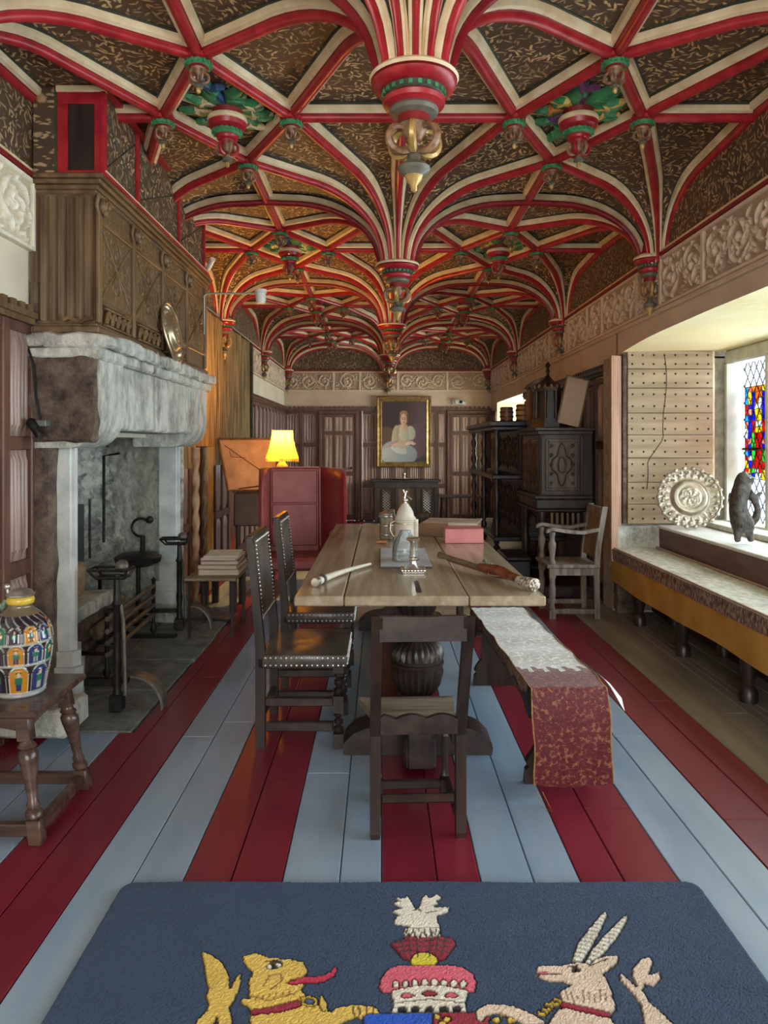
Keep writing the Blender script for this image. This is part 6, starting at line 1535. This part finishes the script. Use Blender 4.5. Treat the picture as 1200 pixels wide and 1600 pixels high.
for i in range(90):
    t = random.uniform(.12, .47); a = random.uniform(0, 2*PI); cx = np.interp(t, [.12, .2, .27, .345, .41, .47], [0, -.03, -.05, -.035, -.01, 0]); r = np.interp(t, [.12, .2, .27, .345, .41, .47], [.07, .06, .052, .055, .045, .04])
    x, y = cx+r*math.cos(a), r*math.sin(a); mb.tube([(x, y, t+.012), (cx+(r+.006)*math.cos(a), (r+.006)*math.sin(a), t-.006), (cx+(r+.001)*math.cos(a), (r+.001)*math.sin(a), t-.022)], lambda q: .005*(1-.8*q), 4)
obj('fur_tuft', mb, fig_m, be, 50)
for x in (.02, .052): obj('eye', MB().sphere((x, -.048, .465), .006, 8, 6), silver, be, 50)

# ---------------------------------------------------------------- big blue armorial rug in front
RX0, RX1, RYa, RYb, RT = -.845, 1.035, .95, 2.415, .020
def G(z, pts):
    """outline points noted on two study crops of the rug, turned into floor metres"""
    out = []
    for (a, b) in pts:
        px, py = (100+a*.4583, 1350+b*.4583) if z == 'L' else (600+a*.5, 1350+b*.5)
        Y = (EYE-RT)*1150/(py-694); out.append(((px-596)*Y/1150, Y))
    return out
art = []   # (colour, outline polygon) painted in order
yel, pink, crim, whi, sky_, crm, gold_, blk = (.72, .50, .10), (.66, .12, .18), (.30, .015, .04), (.76, .72, .62), (.01, .09, .55), (.70, .56, .44), (.62, .45, .06), (.02, .02, .02)
art.append((yel, G('L', [(465, 300), (510, 320), (540, 345), (558, 380), (562, 430), (590, 378), (600, 375), (597, 420), (575, 470), (560, 490), (575, 560), (585, 700), (545, 700), (530, 600), (520, 520), (500, 560), (470, 700), (410, 700), (430, 600), (450, 540), (485, 500), (490, 480), (480, 450), (492, 430), (482, 400), (476, 350)])))
art.append((yel, G('L', [(608, 320), (625, 312), (650, 305), (700, 322), (760, 325), (815, 335), (830, 365), (812, 388), (770, 395), (755, 408), (790, 403), (818, 410), (805, 430), (830, 448), (870, 470), (885, 500), (905, 505), (930, 490), (1000, 482), (1060, 490), (1080, 515), (1062, 540), (1042, 522), (1025, 540), (1000, 520), (960, 535), (900, 570), (880, 640), (870, 740), (620, 740), (625, 600), (632, 530), (635, 492), (605, 478), (600, 462), (630, 460), (628, 400), (642, 370), (612, 340)])))
art.append(((.55, .03, .08), G('L', [(757, 405), (800, 388), (870, 383), (905, 368), (920, 348), (932, 354), (918, 380), (882, 402), (820, 405), (775, 415)])))
art.append((crim, G('L', [(632, 500), (700, 490), (800, 462), (818, 482), (730, 508), (640, 518)])))
art.append((gold_, G('L', [(805, 455), (830, 448), (862, 458), (865, 480), (838, 490), (808, 480)]))); art.append(((.07, .11, .19), G('L', [(818, 462), (835, 458), (852, 464), (850, 476), (835, 480), (820, 474)])))
art.append((yel, G('L', [(868, 450), (880, 445), (892, 470), (898, 500), (880, 505), (868, 480)])))
art.append((whi, G('L', [(685, 352), (700, 342), (740, 340), (735, 356), (700, 362)]))); art.append((blk, G('L', [(706, 345), (722, 343), (722, 358), (706, 358)])))
# crest: stag head, ruff, crown
art.append((whi, G('R', [(20, 98), (40, 108), (60, 112), (70, 98), (78, 112), (92, 135), (100, 146), (110, 135), (116, 110), (130, 96), (142, 112), (165, 97), (180, 110), (160, 118), (172, 128), (150, 132), (160, 140), (202, 138), (202, 154), (162, 165), (172, 200), (176, 228), (168, 250), (70, 250), (58, 215), (78, 198), (32, 190), (30, 176), (48, 162), (22, 150), (55, 142), (26, 124), (50, 120)])))
art.append((crim, G('R', [(18, 250), (60, 240), (62, 228), (120, 236), (180, 230), (215, 240), (222, 256), (190, 300), (160, 312), (60, 302)])))
def ell(z, cx, cy, rx, ry, n=20): return G(z, [(cx+rx*math.cos(2*PI*i/n), cy+ry*math.sin(2*PI*i/n)) for i in range(n)])
art.append((whi, G('R', [(62, 205), (75, 232), (90, 212), (104, 240), (120, 214), (136, 240), (150, 212), (165, 234), (174, 205)])))
art.append(((.66, .58, .04), ell('R', 123, 305, 43, 24)))
art.append((pink, G('R', [(-15, 365), (0, 340), (25, 325), (60, 320), (110, 322), (200, 320), (245, 326), (275, 345), (287, 375), (280, 405), (-5, 405), (-18, 385)])))
for i, x in enumerate(np.linspace(35, 245, 8)): art.append((whi, ell('R', x, 374+6*abs(i-3.5)/3.5, 12, 12, 12)))
art.append((whi, G('R', [(18, 400), (80, 388), (140, 385), (200, 388), (262, 400), (252, 440), (28, 440)])))
art.append((crim, ell('R', 140, 410, 24, 9))); art.append((pink, ell('R', 70, 416, 20, 8))); art.append((pink, ell('R', 208, 416, 20, 8)))
art.append((whi, G('R', [(28, 440), (140, 428), (250, 440), (258, 468), (20, 468)])))
for x in (55, 95, 140, 185, 225): art.append((blk, G('R', [(x-12, 452), (x+12, 452), (x+12, 462), (x-12, 462)])))
art.append((sky_, G('R', [(-70, 476), (-40, 470), (150, 470), (150, 760), (-60, 760)]))); art.append((crim, G('R', [(215, 470), (330, 468), (325, 500), (330, 760), (150, 760), (150, 470)])))
for (x, y) in ((165, 482), (195, 490), (180, 505), (370, 470), (395, 490), (350, 490), (180, 560), (300, 560), (60, 560)): art.append((gold_, ell('R', x, y, 14, 9, 10)))
art.append((crm, G('R', [(285, 460), (320, 442), (400, 446), (470, 474), (512, 500), (440, 505), (380, 475), (345, 470), (320, 480), (300, 500), (285, 490)])))
# goat
art.append((whi, G('R', [(582, 302), (600, 250), (640, 200), (680, 155), (692, 148), (697, 160), (668, 220), (625, 292), (610, 312)])))
art.append((whi, G('R', [(622, 312), (650, 262), (700, 210), (745, 168), (762, 160), (758, 180), (720, 240), (675, 288), (645, 315)])))
art.append((crm, G('R', [(472, 325), (490, 318), (550, 318), (590, 310), (612, 308), (640, 315), (655, 300), (690, 290), (732, 288), (725, 312), (702, 328), (682, 345), (702, 375), (722, 450), (705, 470), (640, 455), (560, 440), (545, 400), (582, 378), (560, 368), (500, 365), (475, 350)])))
art.append((crm, G('R', [(540, 455), (560, 450), (702, 480), (720, 500), (740, 560), (760, 740), (500, 740), (490, 560), (510, 500)])))
art.append((crim, G('R', [(550, 430), (640, 450), (706, 465), (703, 482), (640, 468), (546, 446)])))
for (x, y) in ((535, 432), (512, 446), (494, 464)): art.append((gold_, ell('R', x, y, 18, 12, 12))); art.append(((.07, .11, .19), ell('R', x, y, 9, 5, 10)))
art.append((blk, ell('R', 597, 333, 13, 8, 10))); art.append((whi, ell('R', 592, 333, 5, 4, 8))); art.append((pink, G('R', [(480, 340), (550, 342), (550, 347), (480, 348)])))
art.append((crm, G('R', [(775, 330), (800, 300), (832, 292), (838, 312), (824, 352), (858, 338), (864, 362), (842, 385), (815, 375), (805, 395), (832, 440), (862, 462), (905, 505), (960, 600), (900, 700), (820, 560), (800, 440), (770, 400), (735, 362), (733, 343), (750, 350), (788, 388), (772, 350)])))
step = .0042; nx, ny = int((RX1-RX0)/step), int((RYb-RYa)/step)
XX, YY = np.meshgrid(np.linspace(RX0, RX1, nx+1), np.linspace(RYa, RYb, ny+1), indexing='ij')
def inpoly(poly, X, Y):
    ins = np.zeros(X.shape, bool); n = len(poly); j = n-1
    for i in range(n):
        xi, yi = poly[i]; xj, yj = poly[j]
        if yi != yj: ins ^= ((yi > Y) != (yj > Y)) & (X < (xj-xi)*(Y-yi)/(yj-yi)+xi)
        j = i
    return ins
C = np.zeros(XX.shape+(3,)); C[:] = (.026, .055, .115)
n1 = np.random.RandomState(3).rand(*XX.shape)*.8+.2*(np.sin(YY*38+np.sin(XX*7)*2)+np.sin(XX*23+YY*11))*.5+.1; C *= (.86+.28*n1)[..., None]
Hh = np.zeros(XX.shape); idm = np.zeros(XX.shape, int)
for k, (c, poly) in enumerate(art):
    px_, py_ = [p[0] for p in poly], [p[1] for p in poly]
    i0, i1 = np.searchsorted(XX[:, 0], [min(px_)-.01, max(px_)+.01]); j0, j1 = np.searchsorted(YY[0], [min(py_)-.01, max(py_)+.01])
    sub = (slice(i0, i1), slice(j0, j1)); m_ = inpoly(poly, XX[sub], YY[sub]); C[sub][m_] = np.array(c)*1.0
    C[sub][m_] *= (.84+.3*n1[sub][m_])[:, None]; idm[sub][m_] = k+1
ed = np.zeros(XX.shape, bool)
ed[1:] |= idm[1:] != idm[:-1]; ed[:, 1:] |= idm[:, 1:] != idm[:, :-1]
C[ed] = C[ed]*.18
Hh[idm > 0] = .0035; Hh[ed] = -.003
# ridges on the goat horns, mane strokes
for k in range(len(art)): pass
horn = np.isin(idm, [i+1 for i, (c, p) in enumerate(art) if c is whi and abs(p[0][0]-(.5)) < .35 and len(p) == 9])
C[horn & ((np.sin(YY*330+XX*120) > .45))] *= .45
def stroke(z, pts, w, col):
    q = G(z, pts)
    for (x0, y0), (x1, y1) in zip(q, q[1:]):
        i0, i1 = np.searchsorted(XX[:, 0], [min(x0, x1)-.02, max(x0, x1)+.02]); j0, j1 = np.searchsorted(YY[0], [min(y0, y1)-.02, max(y0, y1)+.02]); s_ = (slice(i0, i1), slice(j0, j1))
        dx, dy = x1-x0, y1-y0; t = np.clip(((XX[s_]-x0)*dx+(YY[s_]-y0)*dy)/(dx*dx+dy*dy+1e-9), 0, 1)
        C[s_][np.hypot(XX[s_]-x0-t*dx, YY[s_]-y0-t*dy) < w] = col
dk = (.03, .02, .02)
for y in (246, 262, 278): stroke('R', [(34, y+4), (80, y-4), (122, y+2), (165, y-4), (206, y+3)], .0022, dk)
for x in (52, 76, 100, 146, 170, 192): stroke('R', [(x, 236), (x+(122-x)*.2, 296)], .0022, dk)
stroke('R', [(92, 150), (108, 146), (116, 152)], .003, dk); stroke('R', [(130, 158), (165, 152)], .002, dk)
for k in range(6): stroke('R', [(72+k*18, 206+4*(k % 2)), (80+k*18, 232)], .002, dk)
for k in range(9): stroke('R', [(566+k*18, 396+(k % 3)*8), (574+k*17, 424+(k % 2)*8)], .0022, (.22, .13, .09))
stroke('R', [(640, 320), (700, 298)], .0022, dk); stroke('R', [(574, 322), (606, 318)], .0022, dk)
stroke('L', [(690, 335), (730, 332), (745, 340)], .0028, dk); stroke('L', [(705, 430), (745, 400), (738, 375), (700, 385), (680, 420)], .0024, (.25, .12, .02)); stroke('L', [(640, 455), (700, 470), (790, 440)], .002, (.25, .12, .02))
for k in range(7): stroke('L', [(650+k*22, 468-k*3), (660+k*22, 452-k*3)], .002, (.25, .12, .02))
for x in (985, 1005, 1030, 1052): stroke('L', [(x, 490), (x+4, 515)], .0024, dk)
Hh += (np.random.RandomState(5).rand(*XX.shape)-.5)*.0028
e = np.minimum(np.minimum(XX-RX0, RX1-XX), np.minimum(YY-RYa, RYb-YY)); Hh -= .010*np.clip(1-e/.014, 0, 1)**2
cr = .045   # rounded far corners
mb = MB()
def rnd(x, y):
    for cx, s in ((RX0+cr, -1), (RX1-cr, 1)):
        if (x-cx)*s > 0 and y > RYb-cr:
            dx, dy = x-cx, y-(RYb-cr); m_ = max(abs(dx), abs(dy)); r = math.hypot(dx, dy)
            if r > 1e-6: k = m_/r; return cx+dx*k, RYb-cr+dy*k
    return x, y
P = []
for i in range(nx+1):
    row = []
    for j in range(ny+1):
        x, y = XX[i, j], YY[i, j]
        if y > RYb-cr and (x < RX0+cr or x > RX1-cr): x, y = rnd(x, y)
        row.append((x, y+.003*math.sin(x*9), RT+Hh[i, j]))
    P.append(row)
mb.grid(P)
rug = empty('armorial_rug', (0, 0, 0), 'thick blue rug woven with a yellow beast, a crested crown and a horned goat', 'rug')
vmesh('pile', mb, C.reshape(-1, 3), mat_vcol('wool_pile', .95, .22, 380, .002, sheen=.1), rug, 0)
E = [P[i][0] for i in range(nx+1)]+[P[nx][j] for j in range(1, ny+1)]+[P[i][ny] for i in range(nx-1, -1, -1)]+[P[0][j] for j in range(ny-1, 0, -1)]
obj('bound_edge', MB().rings([E[::3], [(p[0], p[1], .001) for p in E[::3]]], caps=False), mat('rug_edge', (.10, .085, .075), (.05, .07, .10), (60, 60, 60), .9), rug, 60)
